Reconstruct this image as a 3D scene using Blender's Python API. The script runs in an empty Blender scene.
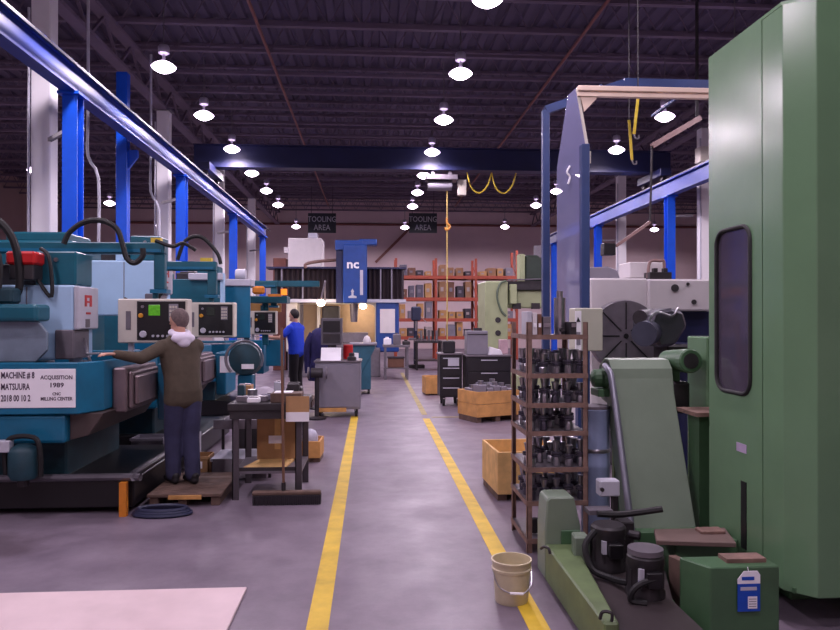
import bpy, bmesh, math, random
from mathutils import Vector, Matrix
random.seed(7)
SC = bpy.context.scene
COL = SC.collection

# ------------------------------------------------------------------ camera
F, CAMH = 720.0, 1.75                      # focal length in pixels of the 840 x 630 frame, eye height
YAW, PITCH = math.atan(48 / F), math.atan(3 / F)
cam_d = bpy.data.cameras.new('camera'); cam = bpy.data.objects.new('camera', cam_d); COL.objects.link(cam)
cam_d.sensor_width = 36.0; cam_d.lens = 36.0 * F / 840.0; cam_d.clip_end = 200
cam.location = (0, 0, CAMH); cam.rotation_euler = (math.pi / 2 + PITCH, 0, -YAW)
SC.camera = cam
# ------------------------------------------------------------------ world, exposure
w = bpy.data.worlds.new('world'); SC.world = w; w.use_nodes = True
w.node_tree.nodes['Background'].inputs[0].default_value = (0.30, 0.24, 0.40, 1)
w.node_tree.nodes['Background'].inputs[1].default_value = 0.05
vs = SC.view_settings; vs.view_transform = 'Standard'; vs.look = 'None'; vs.gamma = 1.0; vs.use_curve_mapping = False
vs.exposure = 0.0
LAMP_W = 330.0                              # watts of each high bay lamp
LAMP_COL = (1.0, 0.84, 1.0)

# ------------------------------------------------------------------ helpers
def P(u, v, Y):
    "world point at depth Y seen at pixel (u, v): used to take real sizes from the photograph"
    cx, cz = (u - 420) / F, (315 - v) / F
    fwd = Vector((math.sin(YAW) * math.cos(PITCH), math.cos(YAW) * math.cos(PITCH), math.sin(PITCH)))
    right = Vector((math.cos(YAW), -math.sin(YAW), 0)); up = right.cross(fwd)
    d = fwd + right * cx + up * cz
    return Vector((0, 0, CAMH)) + d * (Y / d.y)
def X(u, Y): return P(u, 318, Y).x
def Z(v, Y, u=372): return P(u, v, Y).z

TMP = bpy.data.scenes.new('scratch')            # scratch scene for turning text and fused skins into plain meshes; removed at the end
def evaluated_mesh(ob):
    TMP.collection.objects.link(ob); vl = TMP.view_layers[0]; vl.update()
    return bpy.data.meshes.new_from_object(ob.evaluated_get(vl.depsgraph))
def lin(c):
    c = c / 255.0
    return c / 12.92 if c <= 0.04045 else ((c + 0.055) / 1.055) ** 2.4
MATS = {}
def M(name, rgb, rough=0.55, metal=0.0, var=0.18, scale=5.0, bump=0.03, emit=0.0, spec=0.5, dirt=0.0, fine=60.0):
    if name in MATS: return MATS[name]
    m = bpy.data.materials.new(name); m.use_nodes = True; nt = m.node_tree; n = nt.nodes; l = nt.links
    bs = n['Principled BSDF']; c = [lin(x) for x in rgb]
    tc = n.new('ShaderNodeTexCoord'); nz = n.new('ShaderNodeTexNoise'); nz.inputs['Scale'].default_value = scale
    nz.inputs['Detail'].default_value = 5; nz.inputs['Roughness'].default_value = 0.6
    l.new(tc.outputs['Object'], nz.inputs['Vector'])
    rp = n.new('ShaderNodeValToRGB'); rp.color_ramp.elements[0].position = 0.3; rp.color_ramp.elements[1].position = 0.72
    k0, k1 = 1 - var, 1 + var * 0.6
    rp.color_ramp.elements[0].color = (c[0] * k0, c[1] * k0, c[2] * k0, 1)
    rp.color_ramp.elements[1].color = (min(1, c[0] * k1), min(1, c[1] * k1), min(1, c[2] * k1), 1)
    l.new(nz.outputs['Fac'], rp.inputs['Fac']); out = rp.outputs['Color']
    if dirt > 0:
        n2 = n.new('ShaderNodeTexNoise'); n2.inputs['Scale'].default_value = scale * 0.7; n2.inputs['Detail'].default_value = 8
        l.new(tc.outputs['Object'], n2.inputs['Vector'])
        r2 = n.new('ShaderNodeValToRGB'); r2.color_ramp.elements[0].position = 0.52; r2.color_ramp.elements[1].position = 0.75
        r2.color_ramp.elements[0].color = (0, 0, 0, 1); r2.color_ramp.elements[1].color = (dirt, dirt, dirt, 1)
        mx = n.new('ShaderNodeMixRGB'); mx.inputs['Color2'].default_value = (0.035, 0.028, 0.022, 1)
        l.new(n2.outputs['Fac'], r2.inputs['Fac']); l.new(r2.outputs['Color'], mx.inputs['Fac']); l.new(out, mx.inputs['Color1']); out = mx.outputs['Color']
    l.new(out, bs.inputs['Base Color'])
    bs.inputs['Roughness'].default_value = rough; bs.inputs['Metallic'].default_value = metal
    bs.inputs['Specular IOR Level'].default_value = spec
    if bump > 0:
        n3 = n.new('ShaderNodeTexNoise'); n3.inputs['Scale'].default_value = fine; n3.inputs['Detail'].default_value = 3
        l.new(tc.outputs['Object'], n3.inputs['Vector'])
        bp = n.new('ShaderNodeBump'); bp.inputs['Strength'].default_value = bump * 3; bp.inputs['Distance'].default_value = 0.004
        l.new(n3.outputs['Fac'], bp.inputs['Height']); l.new(bp.outputs['Normal'], bs.inputs['Normal'])
    if emit > 0:
        bs.inputs['Emission Color'].default_value = (c[0], c[1], c[2], 1); bs.inputs['Emission Strength'].default_value = emit
    MATS[name] = m; return m

class B:
    "collects shapes for ONE mesh"
    def __init__(s): s.v = []; s.f = []; s.fixed = False
    def add(s, vs, fs):
        o = len(s.v); s.v += [tuple(p) for p in vs]; s.f += [tuple(i + o for i in f) for f in fs]; return s
    def box(s, x0, x1, y0, y1, z0, z1):
        x0, x1 = sorted((x0, x1)); y0, y1 = sorted((y0, y1)); z0, z1 = sorted((z0, z1))
        return s.add([(x0, y0, z0), (x1, y0, z0), (x1, y1, z0), (x0, y1, z0), (x0, y0, z1), (x1, y0, z1), (x1, y1, z1), (x0, y1, z1)],
                     [(0, 3, 2, 1), (4, 5, 6, 7), (0, 1, 5, 4), (1, 2, 6, 5), (2, 3, 7, 6), (3, 0, 4, 7)])
    def pb(s, u0, u1, v0, v1, Y, d):
        a = P(u0, v0, Y); c = P(u1, v1, Y); return s.box(a.x, c.x, Y, Y + d, c.z, a.z)
    def prism(s, poly, axis, a0, a1):
        n = len(poly)
        area = sum(poly[i][0] * poly[(i + 1) % n][1] - poly[(i + 1) % n][0] * poly[i][1] for i in range(n))
        if area < 0: poly = poly[::-1]
        if a0 > a1: a0, a1 = a1, a0
        def pt(p, a): return {'x': (a, p[0], p[1]), 'y': (p[0], a, p[1]), 'z': (p[0], p[1], a)}[axis]
        vs = [pt(p, a0) for p in poly] + [pt(p, a1) for p in poly]
        bot, top = tuple(range(n))[::-1], tuple(range(n, 2 * n))
        fs = [bot, top] + [(i, (i + 1) % n, n + (i + 1) % n, n + i) for i in range(n)]
        if axis == 'y': fs = [f[::-1] for f in fs]
        return s.add(vs, fs)
    def cyl(s, p0, p1, r0, r1=None, n=16):
        r1 = r0 if r1 is None else r1
        p0, p1 = Vector(p0), Vector(p1); d = (p1 - p0).normalized()
        a = d.orthogonal().normalized(); b = d.cross(a)
        vs = []
        for p, r in ((p0, r0), (p1, r1)):
            vs += [p + (a * math.cos(2 * math.pi * i / n) + b * math.sin(2 * math.pi * i / n)) * r for i in range(n)]
        fs = [tuple(range(n))[::-1], tuple(range(n, 2 * n))] + [(i, (i + 1) % n, n + (i + 1) % n, n + i) for i in range(n)]
        return s.add(vs, fs)
    def bar(s, p0, p1, wd, ht):
        "square bar from p0 to p1"
        p0, p1 = Vector(p0), Vector(p1); d = (p1 - p0).normalized()
        up = Vector((0, 0, 1)) if abs(d.z) < 0.95 else Vector((0, 1, 0))
        a = d.cross(up).normalized(); b = a.cross(d)
        q = [(-wd / 2, -ht / 2), (wd / 2, -ht / 2), (wd / 2, ht / 2), (-wd / 2, ht / 2)]
        vs = [p0 + a * x + b * y for x, y in q] + [p1 + a * x + b * y for x, y in q]
        return s.add(vs, [(0, 1, 2, 3), (7, 6, 5, 4), (0, 4, 5, 1), (1, 5, 6, 2), (2, 6, 7, 3), (3, 7, 4, 0)])
    def tube(s, pts, r, n=8, smooth=3):
        pts = [Vector(p) for p in pts]
        if smooth and len(pts) > 2:                     # Catmull-Rom
            q = [pts[0]] + pts + [pts[-1]]; out = []
            for i in range(1, len(q) - 2):
                a, b, c, d = q[i - 1:i + 3]
                for k in range(smooth + 1):
                    t = k / (smooth + 1)
                    out.append(0.5 * ((2 * b) + (c - a) * t + (2 * a - 5 * b + 4 * c - d) * t * t + (3 * b - a - 3 * c + d) * t ** 3))
            pts = out + [pts[-1]]
        vs, fs = [], []; a = None
        for i, p in enumerate(pts):
            d = (pts[min(i + 1, len(pts) - 1)] - pts[max(i - 1, 0)]).normalized()
            if a is None: a = d.orthogonal().normalized()
            a = (a - d * a.dot(d)).normalized(); b = d.cross(a)
            vs += [p + (a * math.cos(2 * math.pi * k / n) + b * math.sin(2 * math.pi * k / n)) * r for k in range(n)]
        for i in range(len(pts) - 1):
            fs += [(i * n + k, i * n + (k + 1) % n, (i + 1) * n + (k + 1) % n, (i + 1) * n + k) for k in range(n)]
        m = (len(pts) - 1) * n
        fs += [tuple(range(n))[::-1], tuple(range(m, m + n))]
        return s.add(vs, fs)
    def lathe(s, prof, c, n=20, axis='z'):
        "prof: (radius, height) pairs from bottom to top"
        vs = []; c = Vector(c)
        for r, h in prof:
            for i in range(n):
                t = 2 * math.pi * i / n; a, b = r * math.cos(t), r * math.sin(t)
                vs.append(c + Vector({'z': (a, b, h), 'y': (b, h, a), 'x': (h, a, b)}[axis]))
        fs = []
        for j in range(len(prof) - 1):
            fs += [(j * n + i, j * n + (i + 1) % n, (j + 1) * n + (i + 1) % n, (j + 1) * n + i) for i in range(n)]
        fs += [tuple(range(n))[::-1], tuple(range((len(prof) - 1) * n, len(prof) * n))]
        return s.add(vs, fs)
    def text(s, txt, size, org, right=(1, 0, 0), up=(0, 0, 1), depth=0.002, align='LEFT', sx=1.0, bold=0.0):
        cu = bpy.data.curves.new('tmp', 'FONT'); cu.body = txt; cu.size = size; cu.extrude = depth / 2; cu.align_x = align; cu.resolution_u = 2; cu.offset = bold * size
        ob = bpy.data.objects.new('tmp', cu); me = evaluated_mesh(ob)
        r, u = Vector(right), Vector(up); nrm = r.cross(u); o = Vector(org)
        s.add([o + r * v.co.x * sx + u * v.co.y + nrm * v.co.z for v in me.vertices], [tuple(p.vertices) for p in me.polygons])
        bpy.data.objects.remove(ob); bpy.data.curves.remove(cu); bpy.data.meshes.remove(me); return s

ORG = {}                                     # world origin of each root / part
def mesh_from(b, o, bevel, smooth, name, seg):
    me = bpy.data.meshes.new(name)
    me.from_pydata([(v[0] - o.x, v[1] - o.y, v[2] - o.z) for v in b.v], [], b.f)
    bm = bmesh.new(); bm.from_mesh(me)
    bmesh.ops.recalc_face_normals(bm, faces=bm.faces)
    if bevel:
        ed = [e for e in bm.edges if len(e.link_faces) == 2 and e.calc_face_angle(0) > 0.7]
        bmesh.ops.bevel(bm, geom=ed, offset=bevel, segments=seg, profile=0.5, affect='EDGES', clamp_overlap=True)
    bm.to_mesh(me); bm.free()
    if smooth:
        for p in me.polygons: p.use_smooth = True
        try: me.set_sharp_from_angle(angle=0.75)
        except Exception: pass
    return me
def link(name, me, mat, parent, loc):
    ob = bpy.data.objects.new(name, me); COL.objects.link(ob)
    if mat is not None:
        me.materials.clear(); me.materials.append(mat)
    if parent is not None:
        ob.parent = parent; ob.location = (0, 0, 0); ORG[ob.name] = ORG[parent.name]
    else:
        ob.location = loc; ORG[ob.name] = Vector(loc)
    return ob
def tag(o, label=None, cat=None, group=None, kind=None):
    if label: o['label'] = label
    if cat: o['category'] = cat
    if group: o['group'] = group
    if kind: o['kind'] = kind
    return o
def thing(name, loc, label, cat, group=None, rotz=0.0):
    o = bpy.data.objects.new(name, None); COL.objects.link(o); o.location = loc; o.empty_display_size = 0.1
    o.rotation_euler = (0, 0, rotz); ORG[o.name] = Vector(loc)
    return tag(o, label, cat, group)
def part(name, b, mat, parent, bevel=0.0, smooth=False, local=False, label=None, seg=1):
    o = Vector((0, 0, 0)) if local else ORG[parent.name]
    ob = link(name, mesh_from(b, o, bevel, smooth, name, seg), mat, parent, None)
    if label: ob['label'] = label
    return ob
def solo(name, b, mat, label, cat, group=None, bevel=0.0, smooth=False, seg=1):
    xs, ys, zs = zip(*b.v); o = Vector(((min(xs) + max(xs)) / 2, (min(ys) + max(ys)) / 2, min(zs)))
    return tag(link(name, mesh_from(b, o, bevel, smooth, name, seg), mat, None, o), label, cat, group)
def struct(name, b, mat, parent=None, bevel=0.0, smooth=False):
    if parent is not None: return part(name, b, mat, parent, bevel, smooth)
    o = Vector((0, 0, 0)); return tag(link(name, mesh_from(b, o, bevel, smooth, name, 1), mat, None, o), kind='structure')
def dup(root, loc, rotz=0.0, label=None):
    def cp(o, par):
        c = o.copy(); COL.objects.link(c); c.parent = par
        for ch in o.children: cp(ch, c)
        return c
    r = cp(root, None); r.location = loc; r.rotation_euler = (0, 0, rotz); ORG[r.name] = Vector(loc)
    if label: r['label'] = label
    return r
def share(name, src, parent, loc, rot=(0, 0, 0), scl=None):
    "a further piece that shares the mesh of src"
    o = bpy.data.objects.new(name, src.data); COL.objects.link(o); o.parent = parent; o.location = loc; o.rotation_euler = rot
    if scl: o.scale = scl
    return o
ORD = ['nearest', 'second', 'third', 'fourth', 'fifth', 'sixth', 'seventh', 'eighth', 'ninth', 'tenth', 'eleventh', 'twelfth']

# ------------------------------------------------------------------ materials
def floor_mat():
    m = bpy.data.materials.new('sealed_concrete'); m.use_nodes = True; nt = m.node_tree; n = nt.nodes; l = nt.links; bs = n['Principled BSDF']
    tc = n.new('ShaderNodeTexCoord')
    def noise(sc, det, rough=0.6):
        z = n.new('ShaderNodeTexNoise'); z.inputs['Scale'].default_value = sc; z.inputs['Detail'].default_value = det; z.inputs['Roughness'].default_value = rough
        l.new(tc.outputs['Object'], z.inputs['Vector']); return z
    def ramp(src, p0, c0, p1, c1):
        r = n.new('ShaderNodeValToRGB'); r.color_ramp.elements[0].position = p0; r.color_ramp.elements[1].position = p1
        r.color_ramp.elements[0].color = c0; r.color_ramp.elements[1].color = c1; l.new(src, r.inputs['Fac']); return r.outputs['Color']
    a = ramp(noise(0.7, 8).outputs['Fac'], 0.3, (lin(110), lin(98), lin(111), 1), 0.7, (lin(133), lin(121), lin(134), 1))
    s = ramp(noise(3.2, 9, 0.7).outputs['Fac'], 0.35, (0.72, 0.71, 0.74, 1), 0.62, (1, 1, 1, 1))
    x = n.new('ShaderNodeMixRGB'); x.blend_type = 'MULTIPLY'; x.inputs[0].default_value = 0.8; l.new(a, x.inputs[1]); l.new(s, x.inputs[2])
    # oil-darkened floor beside the coolant tray: a stain with its own edge
    g = n.new('ShaderNodeMapping'); g.inputs['Location'].default_value = (3.6, -5.95, 0); g.inputs['Scale'].default_value = (0.62, 1.7, 1); g.vector_type = 'POINT'
    sp = n.new('ShaderNodeVectorMath'); sp.operation = 'MULTIPLY_ADD'; sp.inputs[1].default_value = (0.62, 1.6, 0); sp.inputs[2].default_value = (0.62 * 3.5, -1.6 * 6.0, 0)
    l.new(tc.outputs['Object'], sp.inputs[0])
    wz = noise(1.4, 5); ad = n.new('ShaderNodeVectorMath'); ad.operation = 'MULTIPLY_ADD'; ad.inputs[1].default_value = (0.7, 0.7, 0); l.new(wz.outputs['Color'], ad.inputs[0]); l.new(sp.outputs[0], ad.inputs[2])
    ln = n.new('ShaderNodeVectorMath'); ln.operation = 'LENGTH'; l.new(ad.outputs[0], ln.inputs[0])
    st = ramp(ln.outputs['Value'], 0.85, (0.62, 0.58, 0.58, 1), 1.0, (1, 1, 1, 1))
    y = n.new('ShaderNodeMixRGB'); y.blend_type = 'MULTIPLY'; y.inputs[0].default_value = 1.0; l.new(x.outputs[0], y.inputs[1]); l.new(st, y.inputs[2])
    l.new(y.outputs[0], bs.inputs['Base Color'])
    rr = ramp(noise(1.8, 6).outputs['Fac'], 0.3, (0.36, 0.36, 0.36, 1), 0.75, (0.6, 0.6, 0.6, 1)); l.new(rr, bs.inputs['Roughness'])
    bp = n.new('ShaderNodeBump'); bp.inputs['Strength'].default_value = 0.15; bp.inputs['Distance'].default_value = 0.003
    l.new(noise(38, 6).outputs['Fac'], bp.inputs['Height']); l.new(bp.outputs['Normal'], bs.inputs['Normal'])
    return m
mFLOOR = floor_mat()
mDECK = M('ceiling_deck_haze_tint', (84, 74, 96), 0.8, var=0.12, scale=0.5)  # purple haze over the dark roof is put into the deck colour
mJOIST = M('joist_paint', (112, 98, 116), 0.7, var=0.2, scale=1.0)
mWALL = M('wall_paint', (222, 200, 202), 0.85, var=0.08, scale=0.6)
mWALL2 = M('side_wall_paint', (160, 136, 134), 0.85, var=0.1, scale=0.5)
mCOLW = M('white_column_paint', (240, 238, 240), 0.6, var=0.05, scale=2)
mBLUE = M('crane_blue_paint', (14, 84, 214), 0.35, var=0.15, scale=2)
mRAIL = M('rail_blue_paint', (20, 54, 150), 0.48, var=0.15, scale=2)
mNAVY = M('bridge_navy_paint', (26, 32, 74), 0.5, var=0.15, scale=2)
mFRAMEB = M('frame_blue_paint', (50, 68, 116), 0.45, var=0.2, scale=3)
mYEL = M('floor_line_yellow', (214, 180, 48), 0.6, var=0.25, scale=4, dirt=0.35)
mYELF = M('floor_line_worn', (176, 160, 108), 0.65, var=0.3, scale=4, dirt=0.4)
mTEAL = M('teal_enamel', (10, 90, 108), 0.4, var=0.2, scale=3, dirt=0.25)
mTEALB = M('teal_blue_enamel', (10, 104, 138), 0.38, var=0.18, scale=3, dirt=0.15)
mTEALD = M('dark_teal_casting', (24, 62, 74), 0.55, var=0.3, scale=5, dirt=0.4)
mLBLUE = M('pale_blue_enamel', (170, 204, 234), 0.4, var=0.06, scale=3, dirt=0.08)
mLGREY = M('light_grey_enamel', (188, 188, 200), 0.45, var=0.08, scale=4, dirt=0.1)
mCREAM = M('cream_enamel', (206, 200, 188), 0.5, var=0.08, scale=4, dirt=0.1)
mBLACK = M('black_panel', (22, 20, 24), 0.4, var=0.2, scale=6)
mRUB = M('black_rubber', (20, 19, 22), 0.6, var=0.3, scale=12)
mDARK = M('dark_oily_steel', (54, 50, 54), 0.5, metal=0.3, var=0.35, scale=6, dirt=0.4)
mSTEEL = M('bright_steel', (170, 168, 175), 0.28, metal=0.9, var=0.15, scale=8)
mGREYST = M('grey_machined_iron', (116, 110, 118), 0.42, metal=0.25, var=0.2, scale=7, dirt=0.15)
mRUST = M('rusty_angle_iron', (136, 108, 98), 0.65, metal=0.1, var=0.35, scale=10, dirt=0.3)
mGREEN = M('machine_green_enamel', (104, 138, 104), 0.2, var=0.10, scale=1.6, dirt=0.06)
mGREENC = M('conveyor_grey_green', (118, 134, 116), 0.45, var=0.10, scale=2.5, dirt=0.10)
mGREEND = M('dark_green_enamel', (70, 104, 72), 0.45, var=0.2, scale=3, dirt=0.25)
mGREENY = M('oily_yellow_green', (104, 124, 82), 0.5, var=0.3, scale=4, dirt=0.35)
mPALEG = M('pale_green_enamel', (162, 172, 132), 0.45, var=0.12, scale=3, dirt=0.2)
mWOOD = M('raw_pine', (224, 182, 118), 0.7, var=0.25, scale=6, dirt=0.1)
mWOODO = M('orange_pine', (208, 154, 90), 0.7, var=0.25, scale=5, dirt=0.12)
mWOODD = M('dirty_timber', (106, 84, 74), 0.75, var=0.35, scale=7, dirt=0.4)
mBOARD = M('whitewashed_board', (214, 192, 194), 0.6, var=0.08, scale=3, dirt=0.12)
mCARD = M('cardboard', (178, 138, 96), 0.8, var=0.15, scale=6)
mPAPER = M('white_paper', (242, 240, 246), 0.7, var=0.04, scale=8)
mWHITE = M('white_enamel', (214, 208, 210), 0.5, var=0.06, scale=3, dirt=0.08)
mRED = M('red_paint', (188, 26, 30), 0.4, var=0.15, scale=6)
mORANGE = M('rack_orange', (164, 72, 50), 0.5, var=0.2, scale=4)
mORPOST = M('orange_post', (212, 128, 34), 0.5, var=0.2, scale=8)
mPLASTB = M('pail_plastic', (208, 196, 164), 0.45, var=0.12, scale=6, dirt=0.25)
mDRUM = M('pale_blue_drum', (142, 156, 188), 0.45, var=0.1, scale=4, dirt=0.15)
mTAGB = M('tag_blue', (16, 74, 180), 0.4, var=0.08, scale=20)
mINK = M('sign_ink', (66, 48, 72), 0.6, var=0.1, scale=20)
mSIGNB = M('dark_sign_board', (38, 44, 50), 0.6, var=0.1, scale=3)
mSIGNT = M('grey_sign_letters', (186, 188, 192), 0.6, var=0.06, scale=3)
mGREYCAB = M('grey_cabinet_paint', (132, 128, 140), 0.45, var=0.1, scale=4, dirt=0.1)
mBLKCAB = M('black_cabinet_paint', (34, 32, 38), 0.4, var=0.2, scale=4)
mBROWN = M('dark_bellows', (48, 38, 44), 0.6, var=0.2, scale=4)
mYCORD = M('yellow_cord', (214, 186, 60), 0.5, var=0.1, scale=10)
mBULB = M('glowing_lens', (255, 236, 255), 0.3, var=0.0, bump=0, emit=14.0)
mBOWL = M('glowing_acrylic_bowl', (240, 214, 250), 0.3, var=0.0, bump=0, emit=7.0)
mHOUSE = M('lamp_housing', (190, 184, 200), 0.4, metal=0.3, var=0.1, scale=8)
mSCREEN = M('green_crt', (96, 190, 40), 0.3, var=0.4, scale=30, bump=0, emit=0.1)
mAMBER = M('amber_beacon', (255, 130, 40), 0.3, var=0.0, bump=0, emit=1.2)
def glass_mat(name, rgb, alpha, rough=0.08):
    m = bpy.data.materials.new(name); m.use_nodes = True; nt = m.node_tree; bs = nt.nodes['Principled BSDF']
    bs.inputs['Base Color'].default_value = (lin(rgb[0]), lin(rgb[1]), lin(rgb[2]), 1); bs.inputs['Alpha'].default_value = alpha
    bs.inputs['Roughness'].default_value = rough
    tc = nt.nodes.new('ShaderNodeTexCoord'); z = nt.nodes.new('ShaderNodeTexNoise'); z.inputs['Scale'].default_value = 6; nt.links.new(tc.outputs['Object'], z.inputs['Vector'])
    r = nt.nodes.new('ShaderNodeMapRange'); r.inputs['To Min'].default_value = rough; r.inputs['To Max'].default_value = rough * 2.5
    nt.links.new(z.outputs['Fac'], r.inputs['Value']); nt.links.new(r.outputs[0], bs.inputs['Roughness'])
    return m
mCLEAR = glass_mat('hazy_polycarbonate', (150, 150, 190), 0.5, 0.12)
mWINDOW = glass_mat('window_grey_reflection', (84, 76, 92), 0.78, 0.05)  # greyish reflection on the pane is put into its base colour

# ================================================================== THE HALL
XL, XR, Y0, Y1, ZC = -17.0, 20.0, -7.0, 41.0, 8.5
floor = struct('floor', B().box(XL, XR, Y0, Y1, -0.2, 0), mFLOOR)
struct('wall_back', B().box(XL, XR, Y1, Y1 + 0.3, 0, ZC), mWALL)
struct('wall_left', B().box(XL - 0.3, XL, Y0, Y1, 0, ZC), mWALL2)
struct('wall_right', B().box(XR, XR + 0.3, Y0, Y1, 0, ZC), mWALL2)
struct('wall_front', B().box(XL, XR, Y0 - 0.3, Y0, 0, ZC), mWALL)
ceil_b = B()                                   # corrugated roof deck, ribs along the hall
x = XL
prof = []
while x < XR:
    prof += [(x, ZC), (x + 0.16, ZC), (x + 0.2, ZC + 0.07), (x + 0.36, ZC + 0.07)]; x += 0.4
prof += [(XR, ZC), (XR, ZC + 0.3), (XL, ZC + 0.3)]
ceiling = struct('ceiling', ceil_b.prism(prof, 'y', Y0, Y1), mDECK)
jb = B()                                       # open-web joist: two chords and a zigzag
for zz in (7.76, 8.42):
    jb.box(XL, XR, -0.055, -0.01, zz, zz + 0.07).box(XL, XR, 0.01, 0.055, zz, zz + 0.07)
x = XL; k = 0
while x < XR - 0.35:
    a, b = (7.8, 8.46) if k % 2 == 0 else (8.46, 7.8)
    jb.bar((x, 0, a), (x + 0.35, 0, b), 0.022, 0.022); x += 0.35; k += 1
j0 = part('joist', jb, mJOIST, ceiling)
yy = Y0 + 1.0; j0.location.y = yy
while yy < Y1 - 1.6:
    yy += 1.5; share('joist', j0, ceiling, (0, yy, 0))
for gx in (-5.28, 9.2):                        # roof girders on the column lines
    gb = B()
    for zz in (7.0, 7.68): gb.box(gx - 0.12, gx + 0.12, Y0, Y1, zz, zz + 0.07)
    y = Y0; k = 0
    while y < Y1 - 0.8:
        a, b = (7.03, 7.72) if k % 2 == 0 else (7.72, 7.03)
        gb.bar((gx, y, a), (gx, y + 0.8, b), 0.05, 0.05); y += 0.8; k += 1
    part('girder', gb, mJOIST, ceiling)
for px_, pz in ((-2.3, 7.66), (4.4, 7.68)):
    part('sprinkler_pipe', B().cyl((px_, Y0, pz), (px_, 38, pz), 0.035, n=10), M('pipe_red_brown', (128, 78, 72), 0.6), ceiling, smooth=True)
part('sprinkler_pipe', B().cyl((XL, Y1 - 0.12, 7.05), (XR, Y1 - 0.12, 7.05), 0.07, n=10), MATS['pipe_red_brown'], ceiling, smooth=True)
part('drain_pipe', B().bar((0.2, Y1 - 0.2, 4.9), (2.9, Y1 - 0.2, 7.6), 0.14, 0.14), MATS['pipe_red_brown'], ceiling)

# building columns
colroot = None
def column(x, y, nm, lab, s=0.15, h=7.0):
    b = B().box(x - s, x + s, y - s, y + s, 0.03, h)
    r = thing('building_column', (x, y, 0), lab, 'column', 'white roof columns')
    part('shaft', b, mCOLW, r, bevel=0.015)
    part('base_plate', B().box(x - s - 0.06, x + s + 0.06, y - s - 0.06, y + s + 0.06, 0, 0.03), mGREYST, r)
    part('cap_plate', B().box(x - s - 0.05, x + s + 0.05, y - s - 0.05, y + s + 0.05, h, h + 0.03), mGREYST, r)
    part('conduit', B().cyl((x - s - 0.03, y - s, 0.3), (x - s - 0.03, y - s, h - 0.3), 0.022, n=8), mLGREY, r, smooth=True)
    return r
for i, y in enumerate((12.0, 18.7, 25.4, 32.1)):
    column(-5.28, y, '', 'white square roof column behind the blue-green mills, %s from the camera' % ORD[i])
for i, y in enumerate((19.4, 26.1, 32.8)):
    column(9.2, y, '', 'white square roof column behind the right crane rail, %s from the camera' % ORD[i])

# ------------------------------------------------------------------ travelling crane
def ibeam_y(b, x, y0, y1, z0, z1, fw=0.26, t=0.035):
    return b.box(x - fw / 2, x + fw / 2, y0, y1, z0, z0 + t).box(x - fw / 2, x + fw / 2, y0, y1, z1 - t, z1).box(x - 0.02, x + 0.02, y0, y1, z0 + t, z1 - t)
RL, RR = -4.55, 8.3
for x, side, ys in ((RL, 'left', (11.3, 17.6, 24.0, 30.4)), (RR, 'right', (19.6, 26.0, 32.4))):
    ye = 31.2 if side == 'left' else 34.5
    r = thing('crane_runway', (x, 8, 0), 'long blue crane runway beam on posts along the %s side of the aisle' % side, 'crane rail', 'crane runways')
    part('runway_beam', ibeam_y(B(), x, 4.0 if side == 'left' else 12.0, ye, 5.16, 5.60, 0.22), mRAIL, r)
    part('rail', B().box(x - 0.03, x + 0.03, 4.0 if side == 'left' else 12.0, ye, 5.60, 5.66), mGREYST, r)
    part('conductor_bar', B().box(x + 0.16, x + 0.20, 4.0 if side == 'left' else 12.0, ye, 5.48, 5.52), mDARK, r)
    for y in ys:
        part('post', B().box(x - 0.11, x + 0.11, y - 0.13, y - 0.11, 0, 5.12).box(x - 0.11, x + 0.11, y + 0.11, y + 0.13, 0, 5.12).box(x - 0.015, x + 0.015, y - 0.11, y + 0.11, 0, 5.12), mBLUE, r)
        part('bracket_plate', B().box(x - 0.16, x + 0.16, y - 0.2, y + 0.2, 5.12, 5.16), mBLUE, r)
        s = -1 if side == 'left' else 1
        part('tie_back', B().bar((x + s * 0.1, y, 4.6), (x + s * 0.62, y + (0.6 if side == 'left' else -0.1), 4.6), 0.06, 0.06), mGREYST, r)
YB = 20.75
br = thing('crane_bridge', (1.8, YB, 5.66), 'dark blue overhead crane bridge spanning the hall above the aisle', 'crane')
part('girder', B().box(RL - 0.45, RR + 0.45, YB - 0.17, YB + 0.17, 6.03, 6.61), mNAVY, br, bevel=0.01)
for z in (6.0, 6.61): part('flange', B().box(RL - 0.45, RR + 0.45, YB - 0.22, YB + 0.22, z, z + 0.03), mNAVY, br)
for x in (RL, RR):
    part('end_truck', B().box(x - 0.16, x + 0.16, YB - 0.9, YB + 0.9, 5.78, 6.0), mNAVY, br, bevel=0.01)
    for y in (YB - 0.7, YB + 0.7): part('wheel', B().cyl((x - 0.05, y, 5.785), (x + 0.05, y, 5.785), 0.12, n=16), mDARK, br)
ho = thing('crane_hoist', (2.2, YB, 5.2), 'grey hoist trolley hanging under the blue crane bridge', 'hoist')
part('trolley', B().box(1.55, 2.45, YB - 0.25, YB + 0.25, 5.72, 5.86), mGREYST, ho, bevel=0.01)
for x in (1.7, 2.2): part('trolley_hanger', B().box(x, x + 0.1, YB - 0.1, YB + 0.1, 5.86, 5.995), mGREYST, ho)
part('drum_motor', B().cyl((1.6, YB, 5.58), (2.3, YB, 5.58), 0.15, n=16), mGREYCAB, ho, smooth=True)
part('control_box', B().box(2.48, 2.72, YB - 0.1, YB + 0.1, 5.3, 5.75), mCREAM, ho, bevel=0.01)
hx, hy = 2.17, YB
part('chain', B().cyl((hx, hy, 1.1), (hx, hy, 5.5), 0.02, n=6), M('dull_yellow_chain', (200, 172, 96), 0.5), ho)
part('hook', B().tube([(hx, hy, 4.65), (hx, hy, 4.5), (hx + 0.08, hy, 4.4), (hx, hy, 4.3), (hx - 0.08, hy, 4.36)], 0.035), M('hook_orange', (206, 140, 60), 0.5), ho, smooth=True)
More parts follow.
